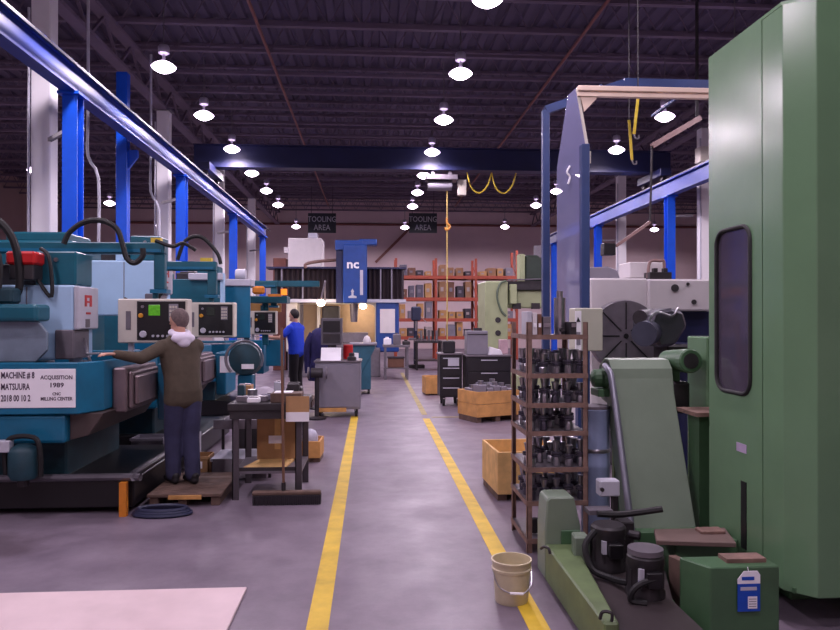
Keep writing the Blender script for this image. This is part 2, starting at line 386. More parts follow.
for i in range(2):
    x0 = 2.75 + i * 0.72
    part('festoon_cable', B().tube([(x0, hy, 5.98), (x0 + 0.12, hy, 5.55), (x0 + 0.36, hy, 5.38), (x0 + 0.60, hy, 5.6), (x0 + 0.72, hy, 5.98)], 0.022, n=6), mYCORD, ho, smooth=True)

# ------------------------------------------------------------------ high bay lamps
def make_lamp():
    r = thing('high_bay_lamp', (0, 0, 0), 'x', 'lamp', 'high bay ceiling lamps')
    bowl = B().lathe([(0.05, 0.105), (0.11, 0.085), (0.19, 0.035), (0.225, 0.0), (0.215, -0.02)], (0, 0, 0), 24)
    part('bowl_reflector', bowl, mBOWL, r, smooth=True, local=True)
    part('lens', B().lathe([(0.03, -0.115), (0.10, -0.095), (0.17, -0.055), (0.212, -0.022), (0.212, -0.02)], (0, 0, 0), 24), mBULB, r, smooth=True, local=True)
    part('neck', B().lathe([(0.05, 0.105), (0.03, 0.15), (0.03, 0.22)], (0, 0, 0), 16), mHOUSE, r, smooth=True, local=True)
    part('ballast_housing', B().lathe([(0.05, 0.22), (0.10, 0.25), (0.105, 0.36), (0.08, 0.40), (0.02, 0.42)], (0, 0, 0), 16), mHOUSE, r, smooth=True, local=True)
    part('hanger', B().tube([(0, 0, 0.42), (0, 0, 1.36)], 0.012, n=6, smooth=0), mGREYST, r, local=True)
    ld = bpy.data.lights.new('lamp_light', 'SPOT'); ld.energy = LAMP_W; ld.color = LAMP_COL; ld.spot_size = math.radians(172); ld.spot_blend = 0.25; ld.shadow_soft_size = 0.2
    lo = bpy.data.objects.new('lamp_light', ld); COL.objects.link(lo); lo.parent = r; lo.location = (0, 0, -0.13)
    return r
LZ = 6.4
lamp0 = make_lamp(); first = True
ROWS = [(-10.6, 'row over the far-left bay'), (-3.85, 'row above the blue-green mills'), (1.68, 'row above the aisle'), (6.75, 'row above the right-hand machines'), (14.8, 'row over the far-right bay')]
YS = [-2.2, 1.0, 4.1, 7.3, 10.4, 13.6, 16.8, 20.1, 23.4, 26.6, 29.9, 36.9]
for x, rn in ROWS:
    vis = hid = 0
    for y in YS:
        if x == 6.75: y -= 0.6
        if x == 14.8 and y < 10: continue
        if x == -10.6 and y < 4: continue
        if x > 6 and y < 4: continue
        u = 372 + x / y * 720 if y > 0 else -999; v = 318 - (LZ - CAMH) / max(y, 0.1) * 720
        seen = 0 < u < 840 and v > -12
        if seen: lab = 'glowing high bay ceiling lamp, %s visible one in the %s' % (ORD[vis], rn); vis += 1
        else: lab = 'unseen high bay ceiling lamp, %s overhead in the %s' % (ORD[hid].replace('nearest', 'first'), rn); hid += 1
        if first: lamp0.location = (x, y, LZ); lamp0['label'] = lab; first = False; L = lamp0
        else: L = dup(lamp0, (x, y, LZ), 0, lab)

# ================================================================== FLOOR MARKINGS
solo('floor_line', B().box(-0.37, -0.245, 1.5, 12.9, 0.0, 0.003), mYEL, 'bright yellow painted floor line along the left edge of the aisle', 'floor marking')
solo('floor_line', B().box(0.88, 1.0, 1.5, 12.5, 0.0, 0.003), mYEL, 'bright yellow painted floor line on the right of the aisle, behind the pail', 'floor marking')
solo('floor_line', B().box(0.90, 1.0, 13.0, 23.0, 0.0, 0.003), mYELF, 'worn pale yellow floor line running on to the far end of the aisle', 'floor marking')
solo('floor_line', B().box(1.05, 2.1, 12.62, 12.70, 0.0, 0.003), mYELF, 'faint worn cross line on the floor before the pine crate', 'floor marking')
solo('floor_board', B().box(-4.2, -0.805, 2.6, 4.71, 0.0, 0.018), mBOARD, 'large pale pinkish board lying flat on the floor at lower left', 'board', bevel=0.003)

# ================================================================== BLUE-GREEN MILLING CENTRES
def hose(pts, r=0.022): return B().tube(pts, r, n=8, smooth=4)
def pendant(root, x0, x1, y, z0, z1, on=True, n_cream=0.28):
    "hanging control box: cream case, black face with screen, knobs and keys"
    pn = part('control_pendant', B().box(x0, x1, y, y + 0.2, z0, z1), mCREAM, root, bevel=0.012)
    w, h = x1 - x0, z1 - z0; px = x0 + w * n_cream
    part('control_face', B().box(px, x1 - 0.02, y - 0.012, y + 0.002, z0 + 0.03, z1 - 0.025), mBLACK, pn, bevel=0.004)
    fw = x1 - 0.02 - px; fy = y - 0.012
    part('display', B().box(px + fw * 0.24, px + fw * 0.48, fy - 0.006, fy, z0 + h * 0.62, z0 + h * 0.86), mSCREEN if on else M('dark_crt', (44, 52, 46), 0.25), pn, bevel=0.003)
    part('keypad', B().box(px + fw * 0.66, px + fw * 0.86, fy - 0.006, fy, z0 + h * 0.5, z0 + h * 0.88), mGREYCAB, pn, bevel=0.003)
    for i in range(3):
        for j in range(4):
            part('key', B().box(px + fw * (0.68 + 0.058 * i), px + fw * (0.72 + 0.058 * i), fy - 0.012, fy - 0.006, z0 + h * (0.53 + 0.085 * j), z0 + h * (0.585 + 0.085 * j)), mCREAM, pn)
    part('handwheel', B().cyl((px + fw * 0.14, fy - 0.03, z0 + h * 0.2), (px + fw * 0.14, fy, z0 + h * 0.2), 0.036, n=16), mLGREY, pn, bevel=0.006)
    part('stop_button', B().cyl((px + fw * 0.09, fy - 0.03, z0 + h * 0.62), (px + fw * 0.09, fy, z0 + h * 0.62), 0.024, n=14), M('amber_button', (214, 150, 40), 0.4), pn, bevel=0.005)
    for i in range(5):
        part('knob', B().cyl((px + fw * (0.34 + 0.1 * i), fy - 0.018, z0 + h * 0.16), (px + fw * (0.34 + 0.1 * i), fy, z0 + h * 0.16), 0.013, n=10), mLGREY, pn)
    part('key_switch', B().cyl((px + fw * 0.12, fy - 0.015, z0 + h * 0.82), (px + fw * 0.12, fy, z0 + h * 0.82), 0.015, n=10), mSTEEL, pn)
    part('nameplate', B().box(x0 + w * 0.12, x0 + w * 0.19, y - 0.006, y, z0 + h * 0.3, z0 + h * 0.72), mGREYST, pn)
    part('hinge_bracket', B().cyl(((x0 + x1) / 2, y + 0.1, z1 - 0.01), ((x0 + x1) / 2, y + 0.1, z1 + 0.10), 0.03, n=12), mTEAL, pn)
    return pn
def emblem(root, x, y, z):
    "red lettermark on a face that looks down the aisle"
    for (y0, y1, z0, z1) in ((0, 0.17, 0.085, 0.11), (0, 0.05, 0.0, 0.085), (0.12, 0.17, 0.0, 0.085), (0.05, 0.12, 0.035, 0.055), (0.03, 0.14, -0.075, -0.055)):
        part('red_emblem', B().box(x, x + 0.004, y + y0, y + y1, z + z0, z + z1), mRED, root)

def mill(xo, yo, label, dz=0.0, near=True, boomx=0.02, pen=(-0.44, 0.27, 1.15, 1.49, 1.95), on=True, tz=2.42, gw=-0.12):
    "milling centre facing the aisle; xo = aisle tip of the table guard, yo = near face"
    by = pen[2] + 0.04
    r = thing('milling_centre', (xo - 1.0, yo + 1.0, 0), label, 'milling machine', 'blue-green milling centres')
    def bx(b, x0, x1, y0, y1, z0, z1): return b.box(xo + x0, xo + x1, yo + y0, yo + y1, z0, z1)
    part('base', bx(bx(B(), -2.3, -0.62, 0.35, 1.75, 0.06, 0.64), -2.5, -1.7, 0.2, 1.9, 0.06, 0.5), mTEALD, r, bevel=0.02)
    part('saddle', bx(B(), -1.95, -0.5, 0.03, 1.85, 0.645, 0.9), mTEALB, r, bevel=0.03, seg=2)
    part('chute', B().prism([(xo - 0.5, 0.66), (xo - 0.34, 0.70), (xo - 0.14 + gw * 0.5, 0.9), (xo - 0.5, 0.9)], 'y', yo + 0.12, yo + 1.75), M('brown_grease_sheet', (74, 62, 60), 0.5, dirt=0.3), r, bevel=0.005)
    # table guard: chamfered tray with thick walls
    plan = [(-1.95, 0), (-0.26 + gw, 0), (-0.13 + gw, 0.25), (-0.13 + gw, 1.9), (-1.95, 1.9)]
    part('table_guard', B().prism([(xo + a, yo + b) for a, b in [(-1.95, 0), (-0.26 + gw, 0), (-0.13 + gw, 0.25), (-0.13 + gw, 1.9), (-0.17 + gw, 1.9), (-0.17 + gw, 0.27), (-0.28 + gw, 0.05), (-1.95, 0.05)]], 'z', 0.905, 1.36), mTEALB, r, bevel=0.01)
    part('guard_floor', B().prism([(xo + a * 0.98 - 0.02, yo + 0.04 + b * 0.96) for a, b in plan], 'z', 0.905, 0.96), mTEALD, r)
    part('work_table', bx(bx(B(), -1.45, -0.45, 0.35, 1.55, 1.08, 1.2), -1.2, -0.6, 0.5, 1.4, 0.96, 1.08), mGREYST, r, bevel=0.008)
    part('vice', bx(bx(bx(B(), -1.1, -0.6, 0.75, 0.95, 1.2, 1.27), -1.1, -0.98, 0.75, 0.95, 1.27, 1.33), -0.76, -0.64, 0.75, 0.95, 1.27, 1.33), mGREYST, r, bevel=0.006)
    part('column', bx(bx(B(), -2.6, -1.62, 0.35, 1.45, 0.5, 2.3 + dz), -2.5, -1.75, 0.5, 1.3, 2.3 + dz, 2.42 + dz), mTEAL, r, bevel=0.02)
    hd = part('spindle_head', bx(B(), -1.66, -0.60, 0.45, 0.92, 1.36 + dz, 2.06 + dz), mLBLUE, r, bevel=0.02, seg=2)
    part('head_seam', bx(B(), -1.03, -1.02, 0.445, 0.452, 1.38 + dz, 2.04 + dz), mGREYCAB, hd)
    fc = part('head_face', bx(B(), -0.60, -0.55, 0.44, 0.93, 1.64 + dz, 2.05 + dz), mLGREY, r, bevel=0.012)
    emblem(fc, xo - 0.55, yo + 0.58, 1.86 + dz)
    part('nameplate', bx(B(), -0.55, -0.546, 0.60, 0.70, 1.66 + dz, 1.74 + dz), mGREYST, fc)
    part('spindle_nose', bx(B(), -0.76, -0.59, 0.42, 0.8, 1.365 + dz, 1.64 + dz), mGREYST, r, bevel=0.01)
    part('spindle', B().cyl((xo - 0.66, yo + 0.65, 1.28 + dz), (xo - 0.66, yo + 0.65, 1.37 + dz), 0.06, n=16), mSTEEL, r, smooth=True)
    mo = part('motor_cover', bx(B(), -0.97, -0.60, 0.5, 0.9, 2.06 + dz, 2.38 + dz), mTEAL, r, bevel=0.015)
    part('bolt', B().cyl((xo - 0.78, yo + 0.485, 2.3 + dz), (xo - 0.78, yo + 0.5, 2.3 + dz), 0.02, n=10), mSTEEL, mo)
    part('motor_fins', bx(bx(B(), -1.35, -1.0, 0.55, 0.9, 2.06 + dz, 2.26 + dz), -1.3, -1.05, 0.6, 0.86, 2.26 + dz, 2.29 + dz), mDARK, r, bevel=0.01)
    bo = part('boom', bx(B(), -1.75, boomx, by, by + 0.12, tz, tz + 0.12), mTEAL, r, bevel=0.01)
    part('boom_plate', bx(B(), -1.75, boomx - 0.03, by - 0.02, by, tz + 0.015, tz + 0.05), mTEALB, bo)
    part('boom_drop', bx(B(), boomx - 0.11, boomx, by + 0.01, by + 0.11, pen[4] + 0.10, tz), mTEAL, r, bevel=0.008)
    part('drop_flange', bx(B(), boomx - 0.14, boomx + 0.03, by - 0.02, by + 0.14, pen[4] + 0.06, pen[4] + 0.10), mTEALB, r)
    pendant(r, xo + pen[0], xo + pen[1], yo + pen[2], pen[3], pen[4], on)
    part('pendant_arm', bx(B(), pen[0] + 0.08, pen[0] + 0.13, by + 0.04, by + 0.09, 1.1, pen[3]), mLGREY, r)
    part('way_cover', bx(bx(bx(B(), -0.13 + gw, 0.0 + gw, 0.45, 1.4, 0.86, 1.28), 0.0 + gw, 0.04 + gw, 0.5, 1.35, 0.89, 1.24), 0.04 + gw, 0.08 + gw, 0.55, 1.3, 0.92, 1.2), M('grey_brown_way_cover', (128, 112, 116), 0.4, metal=0.4), r, bevel=0.015)
    part('side_panel', bx(B(), 0.10 + gw, 0.24 + gw, 1.1, 1.8, 0.7, 1.28), mTEALB, r, bevel=0.015)
    part('coolant_pipe', B().tube([(xo - 0.56, yo + 0.6, 1.55 + dz), (xo - 0.5, yo + 0.5, 1.44), (xo - 0.46, yo + 0.5, 1.32)], 0.014, n=6), mSTEEL, r, smooth=True)
    # chest-high rail from guard to pendant
    part('guard_rail', B().cyl((xo - 0.45, yo + 0.35, 1.42), (xo + 0.2, yo + 1.1, 1.40), 0.010, n=8), mSTEEL, r, smooth=True)
    return r, bx

m1, bx1 = mill(-2.30, 6.5, 'blue-green milling centre nearest the camera, with white numbered sign')
# particulars of the nearest machine: sign, coolant tray, pump, guard, hoses
sg = part('sign', bx1(B(), -1.05, -0.40, -0.008, 0.0, 0.965, 1.305), mPAPER, m1, bevel=0.006, label='white machine sign with dark lettering')
fy = 6.5 - 0.0095
for t, z in (('MACHINE # 8', 1.225), ('MATSUURA', 1.125), ('2018 00 10 2', 1.025)):
    tb = B().text(t, 0.078, (-3.33, fy, z), sx=0.60, bold=0.02)
    part('lettering', tb, mINK, sg)
for t, z, s, k in (('ACQUISITION', 1.215, 0.048, 1.0), ('1989', 1.145, 0.056, 1.25), ('CNC', 1.075, 0.036, 1.0), ('MILLING CENTER', 1.03, 0.042, 0.92)):
    tb = B().text(t, s, (-2.86, fy, z), sx=k * 0.9, align='CENTER', bold=0.02)
    part('lettering', tb, mINK, sg)
tr = part('coolant_tray', bx1(B(), -2.6, 0.06, 0.12, 1.95, 0.055, 0.30), mBLACK, m1, bevel=0.01)
part('tray_rim', B().tube([(-4.9, 6.58, 0.335), (-2.38, 6.58, 0.335), (-2.27, 6.70, 0.335), (-2.27, 8.45, 0.335)], 0.034, n=8, smooth=2), M('rim_steel', (96, 92, 100), 0.4, metal=0.5, dirt=0.2), tr, smooth=True)
part('tray_post', B().box(-2.33, -2.27, 6.5, 6.56, 0.0, 0.30), mORPOST, m1, label='orange tray post')
part('tray_foot', bx1(bx1(B(), -2.4, -2.3, 0.2, 0.3, 0.0, 0.055), -0.2, -0.1, 1.7, 1.8, 0.0, 0.055), mDARK, m1)
pu = part('pump_motor', B().lathe([(0.10, 0.36), (0.12, 0.40), (0.12, 0.60), (0.10, 0.63), (0.05, 0.66)], (-3.12, 6.45, 0), 16), mTEALD, m1, smooth=True)
part('terminal_box', B().box(-3.32, -3.20, 6.36, 6.46, 0.60, 0.70), mLGREY, pu, bevel=0.008)
part('pump_pipe', B().tube([(-3.12, 6.45, 0.36), (-3.12, 6.45, 0.30)], 0.05, n=10, smooth=0), mDARK, m1)
part('arch_guard', B().tube([(-3.26, 6.44, 0.40), (-3.26, 6.42, 0.62), (-3.20, 6.42, 0.72), (-3.02, 6.42, 0.72), (-2.97, 6.42, 0.62), (-2.97, 6.44, 0.38)], 0.022, n=8), mRUB, m1, smooth=True)
part('tool_arm', bx1(B(), -1.9, -0.74, 0.02, 0.30, 1.72, 1.87), mTEAL, m1, bevel=0.03, seg=2)
part('splash_guard', B().prism([(-4.1, 1.36), (-3.10, 1.36), (-3.00, 1.46), (-3.00, 1.62), (-3.08, 1.72), (-4.1, 1.72)], 'y', 6.62, 6.66), M('grey_splash_sheet', (118, 134, 150), 0.45, dirt=0.25), m1, bevel=0.006)
part('spindle_clamp', bx1(bx1(B(), -1.75, -1.0, 0.12, 0.3, 1.88, 2.02), -1.42, -1.2, 0.1, 0.32, 2.02, 2.36), mTEALD, m1, bevel=0.02)
part('tool_cylinder', B().cyl((-3.62, 6.75, 1.9), (-3.62, 6.75, 2.36), 0.055, n=14).cyl((-3.48, 6.72, 1.95), (-3.48, 6.72, 2.22), 0.03, n=12), mTEALB, m1, smooth=True)
rv = part('lubricator', B().box(-3.42, -3.2, 6.8, 7.0, 2.1, 2.24), mDARK, m1, bevel=0.01)
part('lubricator_cap', B().box(-3.44, -3.18, 6.78, 7.0, 2.24, 2.36), mRED, rv, bevel=0.02, label='red lubricator cap')
for pts, rad in (([(-3.9, 6.7, 2.75), (-3.55, 6.72, 2.68), (-3.35, 6.75, 2.45), (-3.32, 6.8, 2.05), (-3.4, 6.8, 1.9)], 0.035),
                 ([(-3.95, 6.6, 2.55), (-3.6, 6.6, 2.55), (-3.42, 6.62, 2.3), (-3.44, 6.64, 1.9)], 0.03),
                 ([(-3.9, 6.55, 2.1), (-3.65, 6.5, 2.08), (-3.5, 6.5, 2.0), (-3.46, 6.52, 1.86)], 0.03),
                 ([(-3.22, 7.5, 2.5), (-3.16, 7.5, 2.62), (-3.02, 7.5, 2.72), (-2.85, 7.5, 2.74), (-2.70, 7.5, 2.66), (-2.64, 7.5, 2.5), (-2.60, 7.5, 2.36), (-2.52, 7.5, 2.31), (-2.44, 7.5, 2.38), (-2.44, 7.5, 2.46)], 0.028),
                 ([(-3.2, 6.9, 2.1), (-3.08, 6.9, 1.95), (-3.1, 6.9, 2.3), (-3.2, 6.95, 2.4)], 0.018),
                 ([(-2.37, 7.7, 2.56), (-2.2, 7.7, 2.50), (-2.1, 7.75, 2.54), (-1.98, 7.8, 2.47)], 0.02)):
    part('hose', hose(pts, rad), mRUB, m1, smooth=True)
part('cable_clip', B().box(-2.42, -2.32, 7.7, 7.78, 2.541, 2.59), mYCORD, m1)
m1.location.x += 0.11

m2, bx2 = mill(-2.20, 8.9, 'blue-green milling centre with raised pale head, behind the man in the olive jacket', dz=0.42, boomx=0.10, pen=(-0.28, 0.34, 0.5, 1.5, 1.95), on=False, tz=2.36)
part('head_fin', bx2(B(), -1.15, -1.05, 0.5, 0.8, 2.06 + 0.42, 2.7), mLBLUE, m2, bevel=0.01)
part('coolant_tray', bx2(B(), -2.5, 0.0, 0.2, 1.95, 0.055, 0.30), mBLACK, m2, bevel=0.01)
part('tray_foot', bx2(bx2(B(), -2.4, -2.3, 0.3, 0.4, 0.0, 0.055), -0.2, -0.1, 1.6, 1.7, 0.0, 0.055), mDARK, m2)
part('notice', B().box(-2.12, -1.92, 9.795 - 0.008, 9.795, 1.02, 1.24), mPAPER, m2, label='white paper notice taped to panel')
dr = part('chip_drum', B().lathe([(0.05, -0.16), (0.19, -0.14), (0.22, 0), (0.19, 0.14), (0.05, 0.16)], (-1.67, 9.2, 1.24), 22, axis='y'), mTEALD, m2, smooth=True)
part('drum_rim', B().tube([(-1.67 + 0.225 * math.cos(t * math.pi / 8), 9.05, 1.24 + 0.225 * math.sin(t * math.pi / 8)) for t in range(-1, 11)], 0.018, n=6), mSTEEL, dr, smooth=True)
part('drum_label', B().box(-1.70, -1.55, 9.028, 9.04, 1.12, 1.18), mPAPER, dr)
part('drum_bracket', B().box(-1.76, -1.58, 9.1, 9.3, 0.6, 1.04), mTEALB, m2, bevel=0.01)
part('drum_foot', B().box(-1.75, -1.47, 9.05, 9.35, 0.0, 0.6), mDARK, m2)
for pts, rad in (([(-2.6, 9.5, 2.5), (-2.5, 9.5, 2.75), (-2.3, 9.5, 2.8), (-2.1, 9.5, 2.6), (-2.05, 9.5, 2.45)], 0.025), ([(-3.3, 9.4, 2.1), (-3.1, 9.35, 1.9), (-2.9, 9.35, 1.9), (-2.75, 9.35, 2.1)], 0.03)):
    part('hose', hose(pts, rad), mRUB, m2, smooth=True)
part('cable_clip', B().box(-2.34, -2.2, 9.62, 9.74, 2.485, 2.54), mYCORD, m2)
m2.location.x += 0.09

m3, bx3 = mill(-2.15, 12.6, 'blue-green milling centre farthest from the camera, beside the blue-shirted man', dz=0.30, boomx=0.42, pen=(-0.12, 0.42, 0.6, 1.45, 1.88), on=False, tz=2.30)
part('coolant_tray', bx3(B(), -2.5, 0.0, 0.2, 1.95, 0.055, 0.30), mBLACK, m3, bevel=0.01)
part('tray_foot', bx3(bx3(B(), -2.4, -2.3, 0.3, 0.4, 0.0, 0.055), -0.2, -0.1, 1.6, 1.7, 0.0, 0.055), mDARK, m3)
part('enclosure_panel', B().pb(170, 221, 279, 336, 11.4, 0.06), mTEAL, m3, bevel=0.01)
part('enclosure_edge', B().pb(220, 223.5, 273, 312, 11.36, 0.12), mLBLUE, m3, bevel=0.005)
part('enclosure_panel', B().pb(223.5, 250, 284, 338, 11.9, 0.06), mTEALB, m3, bevel=0.01)
part('enclosure_cap', B().pb(222.5, 251, 279, 286, 11.86, 0.4), mLGREY, m3, bevel=0.01)
part('enclosure_foot', B().pb(172, 176, 336, 425, 11.42, 0.06).pb(244, 249, 338, 420, 11.92, 0.06), mTEALD, m3)
part('window_ledge', B().pb(188, 222, 273, 280, 11.3, 0.3), mLGREY, m3, bevel=0.01)
be = part('beacon', B().pb(252, 264, 286, 294, 12.7, 0.16), mORPOST, m3, bevel=0.03)
be2 = part('beacon_lamp', B().cyl(P(284, 295, 13.0), P(284, 289, 13.0), 0.055, n=12), mAMBER, m3, smooth=True)
part('sensor_bar', B().pb(268, 281, 294, 296.5, 12.9, 0.06), mORPOST, m3)
part('light_fixture', B().cyl(P(236, 275, 12.6), P(246, 275, 12.6), 0.10, n=14), mLGREY, m3, smooth=True)
part('long_boom', B().box(X(222, 13.0), X(318, 13.0), 13.30, 13.42, Z(287, 13.3), Z(281, 13.3)), mTEAL, m3, bevel=0.01)
part('upper_box', B().pb(250, 287, 296, 303, 13.1, 0.5).pb(262, 268, 303, 345, 13.3, 0.1), mTEAL, m3, bevel=0.01)
part('tan_panel', B().pb(249, 262, 302, 313, 13.9, 0.05).pb(268, 281, 302, 312, 13.9, 0.05), M('tan_panel_paint', (176, 128, 70), 0.6), m3)
for a in ((249, 262, 340, 364, 13.0), (266, 284, 340, 366, 13.4)): part('front_door', B().pb(*a, 0.05), mTEALB, m3, bevel=0.01)
for a in ((252, 255, 364, 410, 13.0), (281, 284, 366, 410, 13.4)): part('door_post', B().pb(*a, 0.05), mTEALD, m3)

# jib post and hanging conduit behind the mills
jp = thing('jib_crane', (-5.02, 14.9, 0), 'tall dark blue jib post with bracket rising above the left crane rail', 'jib crane')
part('post', B().box(-5.13, -4.91, 14.8, 15.0, 0, 6.7), mBLUE, jp, bevel=0.01)
part('bracket', B().prism([(-4.91, 4.75), (-4.72, 5.0), (-4.72, 5.14), (-4.91, 5.14)], 'y', 14.86, 14.94), mBLUE, jp)
for i, (x, y, zb) in enumerate(((-5.75, 11.4, 2.6), (-4.98, 13.0, 2.95), (-4.98, 16.6, 3.2))):
    c = thing('conduit_drop', (x, y, zb), 'thin pale conduit dropping from the roof behind the mills, %s from the left' % ('first', 'second', 'third')[i], 'conduit', 'conduit drops')
    part('pipe', B().tube([(x, y, 7.7), (x, y, 5.4), (x, y, 4.6), (x + 0.02 + 0.16 * (i > 0), y, 4.2), (x + 0.02 + 0.16 * (i > 0), y, zb)], 0.028, n=8, smooth=2), mLGREY, c, smooth=True)
    part('junction_box', B().box(x - 0.06 + 0.16 * (i > 0), x + 0.10 + 0.16 * (i > 0), y - 0.05, y + 0.05, zb - 0.15, zb), mGREYCAB, c, bevel=0.005)

# ================================================================== FLOOR CLUTTER, LEFT
pl = thing('timber_platform', (-1.72, 7.15, 0), 'low dirty timber platform under the man in the olive jacket', 'platform')
for i in range(6): part('deck_plank', B().box(-2.08, -1.40, 6.82 + i * 0.16, 6.97 + i * 0.16, 0.085, 0.115), mWOODD, pl, bevel=0.004)
for x in (-2.06, -1.80, -1.50): part('runner', B().box(x, x + 0.08, 6.84, 7.78, 0, 0.085), mWOODD, pl, bevel=0.004)
part('end_board', B().box(-1.88, -1.58, 6.80, 6.82, 0.07, 0.105), mWOODO, pl, label='bright raw wood strip')
hc = B()
for k in range(3): hc.tube([(-1.86 + (0.25 - 0.02 * k) * math.cos(t * math.pi / 10), 6.55 + (0.13 - 0.012 * k) * math.sin(t * math.pi / 10), 0.018 + 0.02 * k) for t in range(21)], 0.017, n=6, smooth=1)
solo('hose_coil', hc, M('dark_blue_hose', (34, 40, 70), 0.5), 'dark blue hose coiled on the floor before the timber platform', 'hose', smooth=True)
for i, (x, y, z, w_, d_, h_, m_, lab) in enumerate((
        (-2.60, 8.68, 0, 0.36, 0.3, 0.36, mGREYCAB, 'grey metal tote box under the second milling machine'),
        (-2.14, 8.62, 0, 0.22, 0.26, 0.40, mLGREY, 'light grey box standing beside the grey tote box'),
        (-1.92, 8.24, 0, 0.24, 0.28, 0.22, mCARD, 'brown carton under loose sheets, left of the man'))):
    r = thing('parts_box', (x, y, 0), lab, 'box', 'boxes under the mills')
    b = B().box(x - w_ / 2, x + w_ / 2, y - d_ / 2, y - d_ / 2 + 0.012, 0, h_).box(x - w_ / 2, x + w_ / 2, y + d_ / 2 - 0.012, y + d_ / 2, 0, h_).box(x - w_ / 2, x - w_ / 2 + 0.012, y - d_ / 2, y + d_ / 2, 0, h_).box(x + w_ / 2 - 0.012, x + w_ / 2, y - d_ / 2, y + d_ / 2, 0, h_).box(x - w_ / 2, x + w_ / 2, y - d_ / 2, y + d_ / 2, 0, 0.012)
    part('body', b, m_, r)
    part('lip', B().box(x - w_ / 2 - 0.01, x + w_ / 2 + 0.01, y - d_ / 2 - 0.012, y - d_ / 2 + 0.005, h_ - 0.03, h_), m_, r)
    part('label_card', B().box(x - 0.05, x + 0.05, y - d_ / 2 - 0.006, y - d_ / 2, h_ * 0.4, h_ * 0.75), mPAPER, r)
# grey sheet-metal tray stand to the right of the man
gs = thing('sheet_metal_stand', (-1.42, 8.4, 0), 'low grey stand of sheet metal trays right of the man', 'stand')
part('lower_sheet', B().prism([(-1.75, 7.95), (-1.12, 7.95), (-1.12, 8.55), (-1.75, 8.55)], 'z', 0.19, 0.22), mLGREY, gs)
part('front_sheet', B().prism([(7.87, 0.02), (7.92, 0.02), (7.98, 0.20), (7.93, 0.22)], 'x', -1.72, -1.14), mGREYST, gs)
part('upper_tray', B().box(-1.75, -1.1, 8.1, 8.55, 0.52, 0.55).box(-1.75, -1.1, 8.1, 8.12, 0.55, 0.62), mGREYST, gs)
for x in (-1.73, -1.12):
    for y in (8.0, 8.53): part('leg', B().box(x - 0.015, x + 0.015, y - 0.015, y + 0.015, 0, 0.52 if y > 8.5 else 0.19), mDARK, gs)
part('swarf_heap', B().lathe([(0.2, 0.55), (0.17, 0.61), (0.08, 0.66), (0.02, 0.68)], (-1.5, 8.35, 0), 9), mGREYST, gs)

# workbench with things on it
def P3(u, v, Y): return tuple(P(u, v, Y))
bn = thing('steel_workbench', (-1.0, 7.4, 0), 'dark steel workbench standing beside the left yellow line', 'workbench')
part('bench_top', B().box(-1.38, -0.64, 6.98, 7.85, 0.86, 0.93), mDARK, bn, bevel=0.006)
part('apron', B().box(-1.36, -0.66, 7.0, 7.02, 0.78, 0.86).box(-1.36, -1.34, 7.02, 7.83, 0.78, 0.86).box(-0.68, -0.66, 7.02, 7.83, 0.78, 0.86).box(-1.36, -0.66, 7.81, 7.83, 0.78, 0.86), mDARK, bn)
for x in (-1.34, -0.74):
    for y in (7.02, 7.74): part('leg', B().box(x, x + 0.065, y, y + 0.01, 0, 0.80).box(x, x + 0.01, y, y + 0.065, 0, 0.80), M('bench_leg_steel', (84, 78, 84), 0.5, metal=0.4, dirt=0.2), bn)
part('lower_shelf', B().box(-1.33, -0.68, 7.03, 7.79, 0.25, 0.275), mGREYST, bn)
part('shelf_lip', B().box(-1.33, -0.68, 7.03, 7.04, 0.275, 0.31), mDARK, bn)
solo('plywood_offcut', B().prism([(-1.25, 7.12), (-0.85, 7.1), (-0.8, 7.5), (-1.15, 7.55)], 'z', 0.276, 0.30), mWOOD, 'raw plywood offcut on the workbench lower shelf', 'plywood', bevel=0.003)
cx = thing('cardboard_carton', (-0.98, 7.62, 0.276), 'brown cardboard carton on the workbench lower shelf', 'carton')
part('body', B().box(-1.18, -0.75, 7.5, 7.76, 0.301, 0.72), mCARD, cx, bevel=0.004); part('tape', B().box(-1.0, -0.94, 7.495, 7.5, 0.4, 0.72), mWOOD, cx); part('shipping_label', B().box(-1.06, -0.9, 7.493, 7.498, 0.46, 0.54), mPAPER, cx)
wbk = thing('wood_block_box', (-0.85, 7.1, 0.93), 'open brown box of parts on the workbench top, at its right end', 'box')
part('body', B().box(-0.98, -0.68, 7.04, 7.26, 0.931, 1.02), mWOODD, wbk, bevel=0.004); part('paper', B().box(-0.95, -0.78, 7.08, 7.25, 1.02, 1.027), mPAPER, wbk)
ck = thing('clipboard', (-0.72, 6.95, 0.76), 'tan clipboard with white sheet hanging on the workbench edge', 'clipboard')
part('board', B().box(-0.82, -0.60, 6.95, 6.962, 0.84, 1.0), mCARD, ck); part('sheet', B().box(-0.82, -0.60, 6.944, 6.95, 0.76, 0.85), mPAPER, ck)
gear = B().lathe([(0.09, 0), (0.09, 0.04), (0.05, 0.04), (0.05, 0.10), (0.02, 0.10)], (-1.2, 7.35, 0.931), 14)
solo('machined_hub', gear, mSTEEL, 'bright machined hub on the left end of the workbench', 'machine part', smooth=True)
solo('steel_bar_stock', B().box(-1.32, -1.02, 7.12, 7.2, 0.931, 0.985), mGREYST, 'short grey steel bar lying along the workbench front edge', 'steel bar', bevel=0.004)
solo('rag_heap', B().lathe([(0.13, 0), (0.14, 0.03), (0.08, 0.08), (0.03, 0.1)], (-1.12, 7.64, 0.931), 9), M('dirty_white_rag', (168, 160, 172), 0.9, dirt=0.3), 'crumpled pale rag at the middle of the workbench', 'rag', smooth=True)
